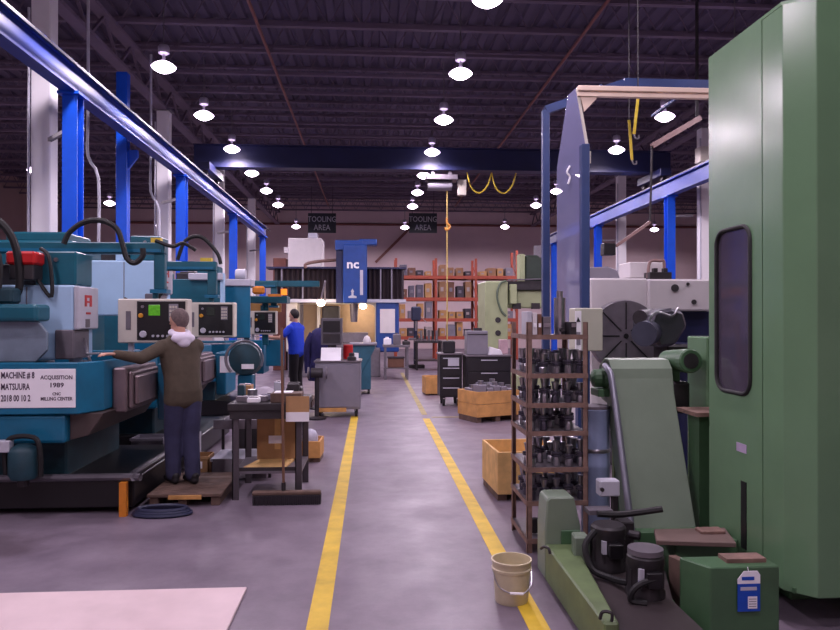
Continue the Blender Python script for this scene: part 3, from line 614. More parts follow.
for i, (x, y, w_, d_, h_, m_, nm, lab) in enumerate((
        (-1.30, 7.66, 0.10, 0.14, 0.12, mCARD, 'parts_carton', 'small brown carton at the far left corner of the workbench'),
        (-1.14, 7.06, 0.12, 0.08, 0.05, mPAPER, 'folded_paper', 'folded white paper on the front of the workbench'),
        (-1.00, 7.33, 0.14, 0.12, 0.06, M('grey_plastic_tray', (120, 116, 132), 0.5), 'plastic_tray', 'grey plastic tray in the middle of the workbench'),
        (-1.32, 7.42, 0.07, 0.10, 0.14, mTEALD, 'steel_block', 'dark teal block at the left edge of the workbench'),
        (-0.97, 7.52, 0.07, 0.07, 0.16, mLGREY, 'oil_can', 'pale upright oil can behind the tray on the workbench'))):
    r = thing(nm, (x, y, 0.93), lab, nm.split('_')[1], None)
    part('body', B().box(x - w_ / 2, x + w_ / 2, y - d_ / 2, y + d_ / 2, 0.931, 0.931 + h_), m_, r, bevel=0.008)
    part('top_detail', B().box(x - w_ / 3, x + w_ / 3, y - d_ / 3, y + d_ / 3, 0.931 + h_, 0.94 + h_), mGREYST, r)
vz = thing('bench_vice', (-0.78, 7.55, 0.93), 'dark bench vice at the far end of the workbench', 'vice')
part('body', B().box(-0.88, -0.72, 7.45, 7.65, 0.931, 1.04), mDARK, vz, bevel=0.015); part('jaw', B().box(-0.86, -0.74, 7.38, 7.44, 0.96, 1.08).box(-0.86, -0.74, 7.46, 7.52, 1.03, 1.09), mDARK, vz, bevel=0.008); part('screw_handle', B().cyl((-0.8, 7.3, 0.99), (-0.8, 7.4, 0.99), 0.014, n=8).cyl((-0.88, 7.3, 0.99), (-0.72, 7.3, 0.99), 0.008, n=6), mSTEEL, vz)

bm_ = thing('push_broom', (-0.8, 6.9, 0), 'push broom with dark bristles leaning before the workbench', 'broom')
part('head_block', B().box(-1.12, -0.48, 6.82, 6.89, 0.085, 0.125), mWOODD, bm_, bevel=0.01)
bb = B()
for i in range(32):
    x = -1.11 + i * 0.0198
    bb.prism([(x, 0.004), (x + 0.016, 0.004), (x + 0.018, 0.088), (x - 0.001, 0.088)], 'y', 6.80 + 0.006 * (i % 2), 6.90)
br_ = part('bristles', bb, M('dark_bristle', (38, 32, 40), 0.8), bm_); br_['kind'] = 'stuff'
part('handle', B().cyl((-0.83, 6.86, 0.11), (-0.86, 6.94, 1.66), 0.013, n=10), M('brown_broom_handle', (118, 84, 66), 0.6), bm_, smooth=True)
part('socket', B().cyl((-0.83, 6.857, 0.10), (-0.832, 6.862, 0.2), 0.02, n=10), mDARK, bm_)

# pine stock crates on the floor behind the workbench
def crate(name, cx_, cy_, w_, d_, h_, z0, rz, label, mat, boards=2, grp='open pine crates', skid=0.07, floor_=True):
    r = thing(name, (cx_, cy_, z0), label, 'crate', grp, rz)
    bh = (h_ - skid) / boards
    for i in range(boards):
        za, zb = skid + i * bh + 0.003, skid + (i + 1) * bh - 0.003
        for s in (-1, 1):
            part('side_board', B().box(-w_ / 2, w_ / 2, s * d_ / 2 - 0.011, s * d_ / 2 + 0.011, za, zb), mat, r, bevel=0.003, local=True)
            part('end_board', B().box(s * (w_ / 2 - 0.011) - 0.011, s * (w_ / 2 - 0.011) + 0.011, -d_ / 2 + 0.012, d_ / 2 - 0.012, za, zb), mat, r, bevel=0.003, local=True)
    part('bottom_board', B().box(-w_ / 2 + 0.02, w_ / 2 - 0.02, -d_ / 2 + 0.012, d_ / 2 - 0.012, skid, skid + 0.02), mat, r, local=True)
    for s in (-1, 0, 1): part('skid', B().box(s * (w_ / 2 - 0.05) - 0.045, s * (w_ / 2 - 0.05) + 0.045, -d_ / 2 + 0.02, d_ / 2 - 0.02, 0, skid), mWOODD, r, local=True)
    return r
crate('stock_crate', X(277, 8.9) , 8.9, 0.34, 0.5, 0.30, 0, 0.05, 'small pine crate on the floor behind the workbench, left one', mWOODO, 1, skid=0.05)
crate('stock_crate', X(310, 9.0), 9.0, 0.30, 0.4, 0.26, 0, -0.05, 'small pine crate on the floor behind the workbench, nearer the yellow line', mWOODO, 1, skid=0.05)
for i, (u, Y, z, lab) in enumerate(((277, 8.9, 0.075, 'white plastic bag of parts in the left small crate'), (310, 9.0, 0.075, 'white plastic bag of parts in the small crate by the yellow line'))):
    x = X(u, Y); solo('parts_bag', B().lathe([(0.09, 0), (0.10, 0.1), (0.10, 0.22), (0.07, 0.28), (0.03, 0.30)], (x, Y, z), 9), M('bag_plastic', (186, 186, 204), 0.4, var=0.3, scale=14), lab, 'bag', 'parts bags', smooth=True)

# grey tool cart at the end of the yellow line
def caster(root, x, y, s=0.06):
    c = part('caster', B().cyl((x - 0.02, y, s), (x + 0.02, y, s), s, n=14), mRUB, root, smooth=True)
    part('caster_fork', B().box(x - 0.03, x - 0.022, y - 0.025, y + 0.025, s, 2 * s + 0.03).box(x + 0.022, x + 0.03, y - 0.025, y + 0.025, s, 2 * s + 0.03).box(x - 0.03, x + 0.03, y - 0.03, y + 0.03, 2 * s + 0.02, 2 * s + 0.035), mDARK, c)
    return c
gc = thing('tool_cart', (-0.6, 12.9, 0), 'grey steel tool cart on casters at the head of the left yellow line', 'cart')
part('cabinet', B().box(-1.0, -0.20, 12.75, 13.5, 0.14, 0.97), mGREYCAB, gc, bevel=0.012)
part('door', B().box(-0.97, -0.23, 12.735, 12.75, 0.18, 0.93), mGREYCAB, gc, bevel=0.005)
part('top_lip', B().box(-1.02, -0.18, 12.73, 13.52, 0.97, 0.995), mGREYST, gc)
for x in (-0.92, -0.28):
    for y in (12.84, 13.4): caster(gc, x, y, 0.055)
part('kick_board', B().box(-0.98, -0.45, 12.72, 12.74, 0.10, 0.17), mWOODO, gc)
bvx = thing('bench_grinder', (-0.95, 12.62, 0), 'dark bench grinder on a pedestal beside the grey tool cart', 'grinder')
part('pedestal', B().cyl((-0.95, 12.55, 0.03), (-0.95, 12.55, 0.72), 0.04, n=12).lathe([(0.16, 0), (0.16, 0.03), (0.05, 0.05)], (-0.95, 12.55, 0), 16), mDARK, bvx)
part('motor', B().cyl((-1.05, 12.55, 0.80), (-0.85, 12.55, 0.80), 0.085, n=16), mDARK, bvx, smooth=True)
for x in (-1.11, -0.80): part('wheel_guard', B().cyl((x, 12.55, 0.8), (x + 0.03, 12.55, 0.8), 0.10, n=18), mGREYST, bvx)

# items on the cart
mo_ = thing('machine_readout', (-0.62, 13.1, 0.995), 'dark grey readout unit in a cream frame on the tool cart', 'readout')
part('case', B().pb(321, 342, 318, 345, 12.95, 0.3), M('readout_case', (96, 92, 100), 0.5), mo_, bevel=0.01)
part('panel', B().pb(323, 340, 321, 332, 12.935, 0.015), mBLACK, mo_)
part('panel', B().pb(323, 340, 334, 343, 12.935, 0.015), mDARK, mo_)
part('stand', B().pb(328, 336, 345, 360, 13.0, 0.1), mDARK, mo_)
solo('paper_stack', B().prism([(12.80, 0.996), (12.82, 0.996), (12.98, 1.22), (12.96, 1.22)], 'x', X(321, 12.9), X(341, 12.9)), mPAPER, 'white papers leaning on the grey tool cart under the readout', 'papers')
solo('red_can', B().cyl((-0.44, 13.3, 0.996), (-0.44, 13.3, 1.26), 0.09, n=16), mRED, 'red round tin standing on the grey tool cart', 'tin', bevel=0.01, smooth=True)
solo('paper_roll', B().cyl((-0.30, 13.0, 0.996), (-0.30, 13.0, 1.12), 0.06, n=14), mPAPER, 'white paper roll on the right end of the tool cart', 'paper roll', smooth=True)
solo('dark_fitting', B().lathe([(0.08, 0), (0.08, 0.06), (0.05, 0.08), (0.05, 0.13), (0.02, 0.14)], (-0.36, 12.82, 0.996), 12), mDARK, 'small dark fitting on the tool cart before the red tin', 'fitting', smooth=True)
# teal wheeled bin behind the cart
tbn = thing('wheeled_bin', (-0.24, 16.8, 0), 'tall blue-green wheeled bin standing beside the aisle', 'bin')
part('body', B().prism([(X(353, 16.8), 0.1), (X(375, 16.8), 0.1 + 0.95), (X(375, 16.8), 1.12), (X(350, 16.8), 1.12), (X(350, 16.8), 0.1)], 'y', 16.6, 17.3).box(X(350, 16.8), X(371, 16.8), 16.62, 17.28, 0.1, 0.9), M('bin_teal', (44, 96, 116), 0.5, dirt=0.15), tbn, bevel=0.015)
part('lid', B().box(X(349, 16.8), X(377, 16.8), 16.55, 17.35, 1.12, 1.17), mGREYCAB, tbn, bevel=0.01)
for x in (-0.45, -0.1): part('wheel', B().cyl((x, 16.72, 0.1), (x + 0.05, 16.72, 0.1), 0.1, n=16), mRUB, tbn, smooth=True)
solo('yellow_rag', B().lathe([(0.09, 0), (0.1, 0.06), (0.06, 0.14), (0.02, 0.17)], (-0.12, 16.85, 1.171), 9), mWHITE, 'crumpled pale cloth on the lid of the blue-green bin', 'cloth', smooth=True)
# jacket hung on a stand
jk = thing('coat_stand', (-1.02, 13.9, 0), 'dark blue jacket hanging from a stand beside the blue-shirted man', 'coat stand')
part('pole', B().cyl((-1.0, 14.0, 0.02), (-1.0, 14.0, 1.62), 0.016, n=8).lathe([(0.2, 0), (0.2, 0.02), (0.03, 0.04)], (-1.0, 14.0, 0), 14), mDARK, jk)
part('jacket', B().lathe([(0.23, 0.55), (0.24, 0.8), (0.20, 1.1), (0.21, 1.35), (0.15, 1.5), (0.06, 1.56)], (-1.0, 14.0, 0), 12).tube([(-0.86, 13.95, 1.45), (-0.74, 13.92, 1.2), (-0.70, 13.92, 0.85)], 0.065, n=8).tube([(-1.14, 13.95, 1.45), (-1.24, 13.92, 1.2), (-1.22, 13.92, 0.7)], 0.065, n=8), M('navy_cloth', (44, 40, 92), 0.9, var=0.3, scale=8), jk, smooth=True)

# ================================================================== FAR END
# portal mill with blue ram, dark bellows and lit enclosure
Yg = 22.0
pm = thing('portal_mill', (X(345, Yg), Yg, 0), 'big blue portal milling machine with dark bellows at the aisle end', 'milling machine')
part('ram', B().pb(343, 367, 244, 303, Yg - 0.5, 0.7), M('portal_blue', (24, 66, 140), 0.4, var=0.15), pm, bevel=0.03)
mPB = MATS['portal_blue']
part('ram_side', B().pb(336, 343, 246, 303, Yg - 0.35, 0.5), mNAVY, pm, bevel=0.01)
part('ram_cap', B().pb(335, 363, 240, 250, Yg - 0.45, 0.6), mPB, pm, bevel=0.02)
part('ram_bracket', B().pb(359, 377, 239, 245, Yg - 0.4, 0.5), mPB, pm, bevel=0.02)
part('slide_cover', B().pb(360, 363, 270, 295, Yg - 0.52, 0.02), mLGREY, pm)
tb = B(); c_ = P(352.8, 268, Yg - 0.51); tb.text('nc', 0.36, (c_.x, Yg - 0.51, c_.z), align='CENTER', depth=0.01, sx=1.1, bold=0.03)
part('lettering', tb, mPAPER, pm)
a_ = P(352.5, 298, Yg - 0.5); s_ = 1.0
part('logo_mark', B().prism([(a_.x - 0.12, a_.z), (a_.x + 0.12, a_.z), (a_.x + 0.12, a_.z + 0.05), (a_.x + 0.03, a_.z + 0.08), (a_.x + 0.03, a_.z + 0.18), (a_.x + 0.05, a_.z + 0.19), (a_.x, a_.z + 0.28), (a_.x - 0.05, a_.z + 0.19), (a_.x - 0.03, a_.z + 0.18), (a_.x - 0.03, a_.z + 0.08), (a_.x - 0.12, a_.z + 0.05)], 'y', Yg - 0.51, Yg - 0.5), mLGREY, pm)
def bellows(u0, u1, v0, v1, Y, n):
    b = B(); a = P(u0, v0, Y); c = P(u1, v1, Y); w_ = (c.x - a.x) / n
    for i in range(n): b.prism([(a.x + i * w_, Y + 0.10), (a.x + (i + 0.5) * w_, Y), (a.x + (i + 1) * w_, Y + 0.10), (a.x + (i + 1) * w_, Y + 0.4), (a.x + i * w_, Y + 0.4)], 'z', c.z, a.z)
    return b
part('bellows', bellows(274, 336, 269, 299, Yg, 12), mBROWN, pm)
part('bellows', bellows(367, 404, 269, 299, Yg, 8), mBROWN, pm)
for u in (281, 302, 380, 391): part('bellows_frame', B().pb(u, u + 1.4, 268.5, 299.5, Yg - 0.03, 0.05), mGREYCAB, pm)
part('cross_rail', B().pb(266, 406, 299, 302.5, Yg - 0.1, 0.9), mLGREY, pm)
part('cross_rail', B().pb(266, 406, 266.5, 269, Yg - 0.05, 0.8), mNAVY, pm)
part('column', B().pb(376, 399, 302, 352, Yg, 1.0), mPB, pm, bevel=0.03)
part('column_panel', B().pb(380, 395, 309, 333, Yg - 0.02, 0.02), mWHITE, pm, bevel=0.004)
part('column', B().pb(286, 297, 302, 352, Yg, 1.0), mCREAM, pm, bevel=0.03)
arch = []
for i in range(9):
    t = math.pi / 2 * i / 8; q = P(368 + 7 * math.sin(t), 309 - 5 * math.cos(t), Yg); arch.append((q.x, q.z))
o0 = P(297, 304, Yg); o1 = P(378, 302, Yg); o2 = P(378, 352, Yg); o3 = P(375, 352, Yg)
part('arch_frame', B().prism([(o0.x, o0.z), (o1.x, P(378, 302, Yg).z), (o2.x, o2.z), (o3.x, o3.z)] + arch[::-1] + [(o0.x, arch[0][1])], 'y', Yg + 0.1, Yg + 0.6), mCREAM, pm, bevel=0.01)
part('enclosure_wall', B().pb(297, 378, 300, 352, Yg + 1.6, 0.1), M('tan_enclosure_wall', (196, 166, 128), 0.6, var=0.12, scale=3), pm)
part('tool_spindle', B().cyl(P(354, 303, Yg + 0.2), P(354, 322, Yg + 0.2), 0.14, 0.10, n=16), mGREYST, pm, smooth=True)
part('inner_post', B().pb(317, 320, 303, 350, Yg + 0.7, 0.15), mCREAM, pm)
part('inner_post', B().pb(299, 303, 303, 350, Yg + 0.9, 0.15), mGREYST, pm)
part('tool_carousel', B().pb(322, 340, 306, 330, Yg + 0.9, 0.4), mDARK, pm, bevel=0.04)
part('work_block', B().box(X(340, Yg), X(368, Yg), Yg + 0.2, Yg + 0.9, 0.981, 1.3), mGREYST, pm, bevel=0.02)
part('bed', B().box(X(290, Yg), X(380, Yg), Yg - 0.6, Yg + 1.5, 0, 0.85), mGREYST, pm, bevel=0.02)
part('bed_table', B().box(X(297, Yg), X(374, Yg), Yg - 0.2, Yg + 1.3, 0.85, 0.98), mGREYST, pm, bevel=0.01)
for u, nm in ((321, 'work_lamp'), (363, 'work_lamp')):
    q = P(u, 303 if u == 321 else 306, Yg - 0.7 if u == 321 else Yg + 0.9)
    lp = part(nm, B().lathe([(0.02, -0.10), (0.10, -0.06), (0.12, 0.0), (0.08, 0.08), (0.03, 0.10)], q, 14), M('work_lamp_glow', (255, 214, 190), 0.3, var=0, bump=0, emit=18.0), pm, smooth=True)
    ld = bpy.data.lights.new('work_light', 'POINT'); ld.energy = 34 if u == 321 else 16; ld.color = (1, 0.8, 0.6); ld.shadow_soft_size = 0.12
    lo = bpy.data.objects.new('work_light', ld); COL.objects.link(lo); lo.parent = pm; lo.location = q + Vector((0, -0.05 if u == 321 else 0.0, -0.18)) - ORG[pm.name]
part('lamp_arm', B().tube([P(325, 300, Yg - 0.1), P(325, 285, Yg - 0.5), P(325, 282, Yg - 0.7), P(321, 300, Yg - 0.7)], 0.03, n=6), mGREYST, pm)
part('pipe_rail', B().tube([P(306, 268, Yg - 0.1), P(306, 264, Yg - 0.1), P(318, 261.5, Yg - 0.1), P(336, 260, Yg)], 0.05, n=8), M('brown_pipe', (120, 92, 84), 0.5), pm, smooth=True)
wb = thing('hanging_cabinet', (X(305, 24), 24.0, 2.9), 'white box cabinet standing behind the portal mill on the left', 'cabinet')
part('body', B().pb(288, 322, 238, 272, 24.0, 1.2), mWHITE, wb, bevel=0.02); part('top_vent', B().pb(308, 317, 233, 238, 24.2, 0.5), mLGREY, wb, bevel=0.01); part('stand', B().pb(290, 320, 272, 372, 24.1, 1.0), mDARK, wb); part('latch', B().pb(284, 288, 247, 253, 24.1, 0.2), mWHITE, wb)
solo('pallet_box', B().box(X(273, 24.3), X(286, 24.3), 24.3, 25.1, 0.0, P(280, 258, 24.3).z), M('red_brown_box', (112, 66, 56), 0.7), 'red-brown tall box behind the portal mill, left of the white cabinet', 'box', bevel=0.01)

# hanging TOOLING AREA signs
for i, (u0, u1, v0, v1, Y) in enumerate(((308, 336, 213, 233, 33.0), (409, 437, 213, 233, 33.0))):
    a = P(u0, v0, Y); c = P(u1, v1, Y)
    r = thing('hanging_sign', (a.x / 2 + c.x / 2, Y, c.z), ('dark hanging sign reading TOOLING AREA above the portal mill', 'dark hanging sign reading TOOLING AREA beside the hoist chain, right of the other sign')[i], 'sign', 'tooling area signs')
    part('board', B().box(a.x, c.x, Y, Y + 0.05, c.z, a.z), mSIGNB, r)
    h = a.z - c.z
    part('lettering', B().text('TOOLING', 0.36, ((a.x + c.x) / 2, Y - 0.006, c.z + h * 0.56), align='CENTER', sx=0.80, bold=0.004), mSIGNT, r)
    part('lettering', B().text('AREA', 0.36, ((a.x + c.x) / 2, Y - 0.006, c.z + h * 0.14), align='CENTER', sx=0.86, bold=0.004), mSIGNT, r)
    for q in (a.x + 0.15, c.x - 0.15): part('hanging_wire', B().cyl((q, Y + 0.025, a.z), (q, Y + 0.025, 7.76), 0.012, n=5), mDARK, r)

# pallet racking
Yr = 30.0
rk = thing('pallet_rack', (X(460, Yr), Yr, 0), 'long orange pallet rack loaded with stock at the far end', 'rack')
ups = [396, 436, 476, 517]
for u in ups:
    x = X(u, Yr)
    for y in (Yr, Yr + 1.1): part('upright', B().box(x - 0.05, x + 0.05, y, y + 0.08, 0, 4.25 if u != 517 else 4.6), mORANGE, rk)
    bz = B()
    for k in range(5): bz.bar((x, Yr + 0.08, 0.3 + k * 0.8), (x, Yr + 1.1, 0.9 + k * 0.8), 0.03, 0.03)
    part('brace', bz, mORANGE, rk)
LV = [Z(277, Yr) , Z(299, Yr), Z(320, Yr), Z(338, Yr)]
for z in LV:
    for k in range(3):
        for y in (Yr - 0.02, Yr + 1.14): part('beam', B().box(X(ups[k], Yr) + 0.05, X(ups[k + 1], Yr) - 0.05, y, y + 0.05, z - 0.07, z + 0.07), mORANGE, rk)
        part('shelf_deck', B().box(X(ups[k], Yr) + 0.06, X(ups[k + 1], Yr) - 0.06, Yr + 0.03, Yr + 1.14, z + 0.03, z + 0.05), mWOODD, rk)
pal = [(150, 112, 80), (184, 140, 88), (92, 88, 102), (126, 122, 134), (62, 56, 66), (170, 158, 156), (112, 76, 60)]
sm = [M('stock_tone_%s' % n, c, 0.7, var=0.2) for n, c in zip(('card', 'pine', 'grey', 'silver', 'dark', 'white', 'brown'), pal)]
RN = ['top', 'upper', 'middle', 'lower']; BN = ['left', 'middle', 'right']
TN = ['cardboard brown', 'pine', 'grey', 'silver grey', 'dark', 'white', 'reddish brown']
cnt = 0
for li, z in enumerate(LV):
    for k in range(3):
        x0, x1 = X(ups[k], Yr) + 0.12, X(ups[k + 1], Yr) - 0.12; n = 4; wd = (x1 - x0) / n
        for i in range(n):
            t = random.randrange(7); hh = random.uniform(0.3, 0.72) if li else random.uniform(0.18, 0.5)
            if li >= 2 and i % 2 == 0: t = 1
            xa, xb = x0 + i * wd + 0.02 + random.uniform(0, 0.05), x0 + (i + 1) * wd - 0.01 - random.uniform(0, 0.08)
            b = thing('stock_box', ((xa + xb) / 2, Yr + 0.2, z + 0.05), '%s stock box, orange rack, %s shelf, %s in %s bay' % (TN[t], RN[li], ('first', 'second', 'third', 'fourth')[i], BN[k]), 'box', 'stock on the pallet rack')
            part('box_body', B().box(xa, xb, Yr + 0.1, Yr + 0.9, z + 0.051, z + 0.05 + hh), sm[t], b, bevel=0.01)
            part('box_label', B().box(xa + 0.06, xa + 0.18, Yr + 0.09, Yr + 0.1, z + 0.05 + hh * 0.4, z + 0.05 + hh * 0.65), sm[5] if i % 3 == 0 else sm[3], b)
# floor-level things in front of the rack
def small_table(u0, u1, v0, v1, Y, d, label, mat, shelf=True, name='work_table'):
    a, c = P(u0, v0, Y), P(u1, v1, Y); h = a.z
    r = thing(name, ((a.x + c.x) / 2, Y + d / 2, 0), label, 'table', 'work tables at the far end')
    part('table_top', B().box(a.x, c.x, Y, Y + d, h - 0.07, h), mat, r, bevel=0.006)
    for x in (a.x + 0.04, c.x - 0.10):
        for y in (Y + 0.04, Y + d - 0.10): part('leg', B().box(x, x + 0.06, y, y + 0.06, 0, h - 0.07), mat, r)
    if shelf: part('lower_shelf', B().box(a.x + 0.02, c.x - 0.02, Y + 0.02, Y + d - 0.02, 0.3, 0.33), mat, r)
    return r, a, c, h
r1_, a, c, h = small_table(383, 410, 345, 368, 20.4, 0.8, 'grey steel table before the white panel of the portal mill', mGREYST)
for i, (dx, hh, m_, lab) in enumerate(((0.12, 0.18, mPAPER, 'white carton on the grey steel table by the portal mill'), (0.39, 0.3, mGREYST, 'upright grey casting on the grey steel table by the portal mill'), (0.66, 0.1, mDARK, 'low dark block on the grey steel table by the portal mill'))):
    r = thing('table_part', (a.x + dx, 20.7, h), lab, 'machine part', 'parts on the grey steel table')
    part('body', B().box(a.x + dx - 0.1, a.x + dx + 0.12, 20.55, 20.8, h + 0.001, h + hh), m_, r, bevel=0.015); part('boss', B().cyl((a.x + dx, 20.66, h + hh - 0.01), (a.x + dx, 20.66, h + hh + 0.04), 0.05, n=10), m_, r)
r = thing('parts_tote', (a.x + 0.4, 20.7, 0.33), 'brown tote on the lower shelf of the grey steel table', 'tote')
part('body', B().box(a.x + 0.15, a.x + 0.6, 20.55, 21.0, 0.331, 0.6), sm[6], r, bevel=0.01); part('rim', B().box(a.x + 0.13, a.x + 0.62, 20.53, 21.02, 0.6, 0.63), sm[4], r)
r2_, a, c, h = small_table(415, 443, 341, 368, 24.0, 0.8, 'dark work table heaped with parts before the orange rack', mDARK)
for i in range(6):
    x = a.x + 0.1 + i * 0.13; hh = random.uniform(0.12, 0.4)
    nm = ('leftmost', 'second', 'third', 'fourth', 'fifth', 'sixth')[i]
    r = thing('upright_fitting', (x, 24.3, h), '%s grey fitting standing on the dark table before the orange rack' % (nm if i == 0 else nm + ' from left'), 'fitting', 'fittings on the dark table')
    part('stem', B().cyl((x, 24.3, h + 0.001), (x, 24.3, h + hh), 0.045, n=10), mSTEEL if i % 2 else mDARK, r, smooth=True); part('flange', B().cyl((x, 24.3, h + 0.001), (x, 24.3, h + 0.05), 0.058, n=12), mGREYST, r)
dp = thing('drill_press', (X(416, 25.2), 25.2, 0), 'dark blue slender drill press beside the orange rack', 'drill press')
q = X(416, 25.2)
part('base', B().box(q - 0.3, q + 0.3, 25.0, 25.6, 0, 0.12), mDARK, dp, bevel=0.02); part('column', B().cyl((q, 25.45, 0.1), (q, 25.45, 2.1), 0.07, n=14), M('drill_navy', (32, 40, 72), 0.5), dp, smooth=True)
part('head', B().box(q - 0.16, q + 0.16, 25.0, 25.6, 1.65, 2.15), MATS['drill_navy'], dp, bevel=0.04); part('table', B().box(q - 0.25, q + 0.25, 24.95, 25.5, 0.98, 1.05), mGREYST, dp, bevel=0.01); part('quill', B().cyl((q, 25.15, 1.3), (q, 25.15, 1.66), 0.04, n=12), mSTEEL, dp, smooth=True)
part('feed_handle', B().cyl((q + 0.16, 25.15, 1.8), (q + 0.36, 25.0, 1.6), 0.015, n=6), mSTEEL, dp)

# ================================================================== RIGHT SIDE, MIDDLE DISTANCE
# pale green boring mill
Yp = 17.5
pg = thing('boring_mill', (X(515, Yp), Yp + 0.6, 0), 'pale yellow-green boring mill behind the black tool cabinets', 'boring machine')
part('column', B().pb(485, 508, 281, 385, Yp, 1.2), mPALEG, pg, bevel=0.03)
for v in (320, 333): part('cover_plate', B().cyl(P(498, v, Yp - 0.02), P(498, v, Yp), 0.07, n=14), mDARK, pg)
part('cable', B().tube([P(506, 281, Yp - 0.05), P(500, 284, Yp - 0.1), P(497, 296, Yp - 0.1), P(501, 310, Yp - 0.05), P(506, 316, Yp - 0.03)], 0.03, n=6), M('green_cable', (96, 112, 92), 0.5), pg, smooth=True)
part('cross_arm', B().pb(508, 548, 290, 308, Yp + 0.2, 0.8), mPALEG, pg, bevel=0.03)
part('arm_ways', B().pb(505, 548, 281, 290, Yp + 0.1, 0.9), mDARK, pg, bevel=0.01)
for u in (513, 532): part('arm_pad', B().pb(u, u + 8, 303, 309, Yp + 0.12, 0.1), mDARK, pg)
part('spindle_motor', B().pb(510, 517, 284, 304, Yp, 0.3), mPALEG, pg, bevel=0.02)
part('head_column', B().pb(520, 525, 254, 286, Yp + 0.3, 0.4), mPALEG, pg, bevel=0.01)
part('head_gearbox', B().pb(525, 545, 255, 281, Yp + 0.35, 0.6), M('deep_green_casting', (40, 56, 46), 0.5, dirt=0.3), pg, bevel=0.04)
part('head_motor', B().cyl(P(540, 258, Yp + 0.5), P(540, 246, Yp + 0.5), 0.16, n=14), mGREYST, pg, smooth=True)
part('bed', B().box(X(485, Yp), X(560, Yp), Yp - 0.1, Yp + 1.4, 0, 0.35), mPALEG, pg, bevel=0.02)
part('conduit_rail', B().cyl(P(508, 280, Yp), P(548, 279, Yp), 0.02, n=6), mGREYST, pg)

def cabinet_black(x0, x1, y, d, z1, label, ndr):
    r = thing('tool_cabinet', ((x0 + x1) / 2, y + d / 2, 0), label, 'tool cabinet', 'black rolling tool cabinets')
    part('case', B().box(x0, x1, y, y + d, 0.18, z1), mBLKCAB, r, bevel=0.01)
    part('top_lip', B().box(x0 - 0.02, x1 + 0.02, y - 0.02, y + d + 0.02, z1, z1 + 0.025), mGREYST, r)
    hh = (z1 - 0.24) / ndr
    for i in range(ndr):
        dw = part('drawer', B().box(x0 + 0.03, x1 - 0.03, y - 0.015, y, 0.21 + i * hh, 0.21 + (i + 1) * hh - 0.015), mBLKCAB, r, bevel=0.004)
        part('drawer_pull', B().box((x0 + x1) / 2 - 0.16, (x0 + x1) / 2 + 0.16, y - 0.035, y - 0.015, 0.21 + (i + 1) * hh - 0.05, 0.21 + (i + 1) * hh - 0.03), mLGREY, dw)
    for x in (x0 + 0.08, x1 - 0.08):
        for yy_ in (y + 0.08, y + d - 0.08): caster(r, x, yy_, 0.07)
    return r
k1 = cabinet_black(X(440, 14.2), X(462, 14.2), 14.2, 0.6, Z(355, 14.2), 'black rolling tool cabinet with a paper sheet on its drawers', 4)
part('paper_sheet', B().pb(448, 459, 359, 366, 14.17, 0.006), mLGREY, k1)
k2 = cabinet_black(X(467, 13.9), X(511, 13.9), 13.9, 0.7, Z(357, 13.9), 'long black tool cabinet behind the pine crate', 3)
solo('black_case', B().box(X(443, 14.35), X(455, 14.35), 14.3, 14.6, Z(355, 14.2) + 0.026, Z(341, 14.35)), mBLKCAB, 'black tool case on the smaller black cabinet', 'case', bevel=0.02)
gb_ = thing('grey_electrical_box', (X(472, 14.3), 14.3, Z(357, 13.9) + 0.026), 'grey sheet metal box standing on the long black tool cabinet', 'box')
part('body', B().box(X(467, 14.1), X(488, 14.1), 14.1, 14.5, Z(357, 13.9) + 0.026, Z(331, 14.1)), mGREYCAB, gb_, bevel=0.012); part('lid_seam', B().box(X(467.5, 14.1), X(487.5, 14.1), 14.09, 14.1, Z(335, 14.1), Z(334, 14.1)), mDARK, gb_); part('top_fitting', B().pb(474, 482, 328, 331, 14.25, 0.15), mDARK, gb_)
solo('paper_sheets', B().prism([(X(488, 14.1), Z(357, 13.9) + 0.026), (X(502, 14.1), Z(357, 13.9) + 0.026), (X(500, 14.1), Z(350, 14.1)), (X(490, 14.1), Z(347, 14.1))], 'y', 14.0, 14.3), mPAPER, 'white papers heaped on the long black tool cabinet', 'papers', bevel=0.01)
solo('pink_box', B().box(X(500, 14.35), X(508, 14.35), 14.35, 14.55, Z(357, 13.9) + 0.026, Z(340, 14.35)), M('pinkish_carton', (196, 164, 172), 0.7), 'pinkish carton on the long black tool cabinet', 'carton', bevel=0.01)

crate('parts_crate', X(489, 12.3), 12.35, 0.86, 0.62, 0.52, 0, 0.42, 'large pine crate heaped with grey metal parts beside the aisle', mWOODO, 2, skid=0.09)
heap = thing('metal_blank', (0, 0, 0), 'x', 'metal part', 'blanks in the pine crate')
for k in range(9):
    a_ = 0.42; lx, ly = (-0.28 + 0.14 * (k % 5), -0.15 + 0.28 * (k // 5)); cx_, cy_ = X(489, 12.3) + lx * math.cos(a_) - ly * math.sin(a_), 12.35 + lx * math.sin(a_) + ly * math.cos(a_)
    if k == 0:
        part('plate', B().box(-0.062, 0.062, -0.12, 0.12, 0, 0.47), mGREYCAB, heap, bevel=0.01, local=True); part('rib', B().cyl((0, -0.03, 0.47), (0, -0.03, 0.53), 0.05, n=12), mSTEEL, heap, local=True); o = heap; o.location = (cx_, cy_, 0.111); o.rotation_euler.z = a_
    else: o = dup(heap, (cx_, cy_, 0.111), a_)
    o.scale.z = random.uniform(0.92, 1.16)
    o['label'] = 'grey metal blank in the large pine crate, %s row, %s from left' % (('front', 'back')[k // 5], ('first', 'second', 'third', 'fourth', 'fifth')[k % 5])
crate('pine_box', X(433, 16.5), 16.5, 0.42, 0.5, 0.42, 0, 0.1, 'small pine crate beside the smaller black tool cabinet', mWOODO, 1, skid=0.03)

# crate behind the tool rack
crate('rack_crate', 1.53, 7.2, 0.70, 0.72, 0.47, 0, 0.05, 'pale pine crate on the floor behind the tool rack', mWOOD, 1, skid=0.06)

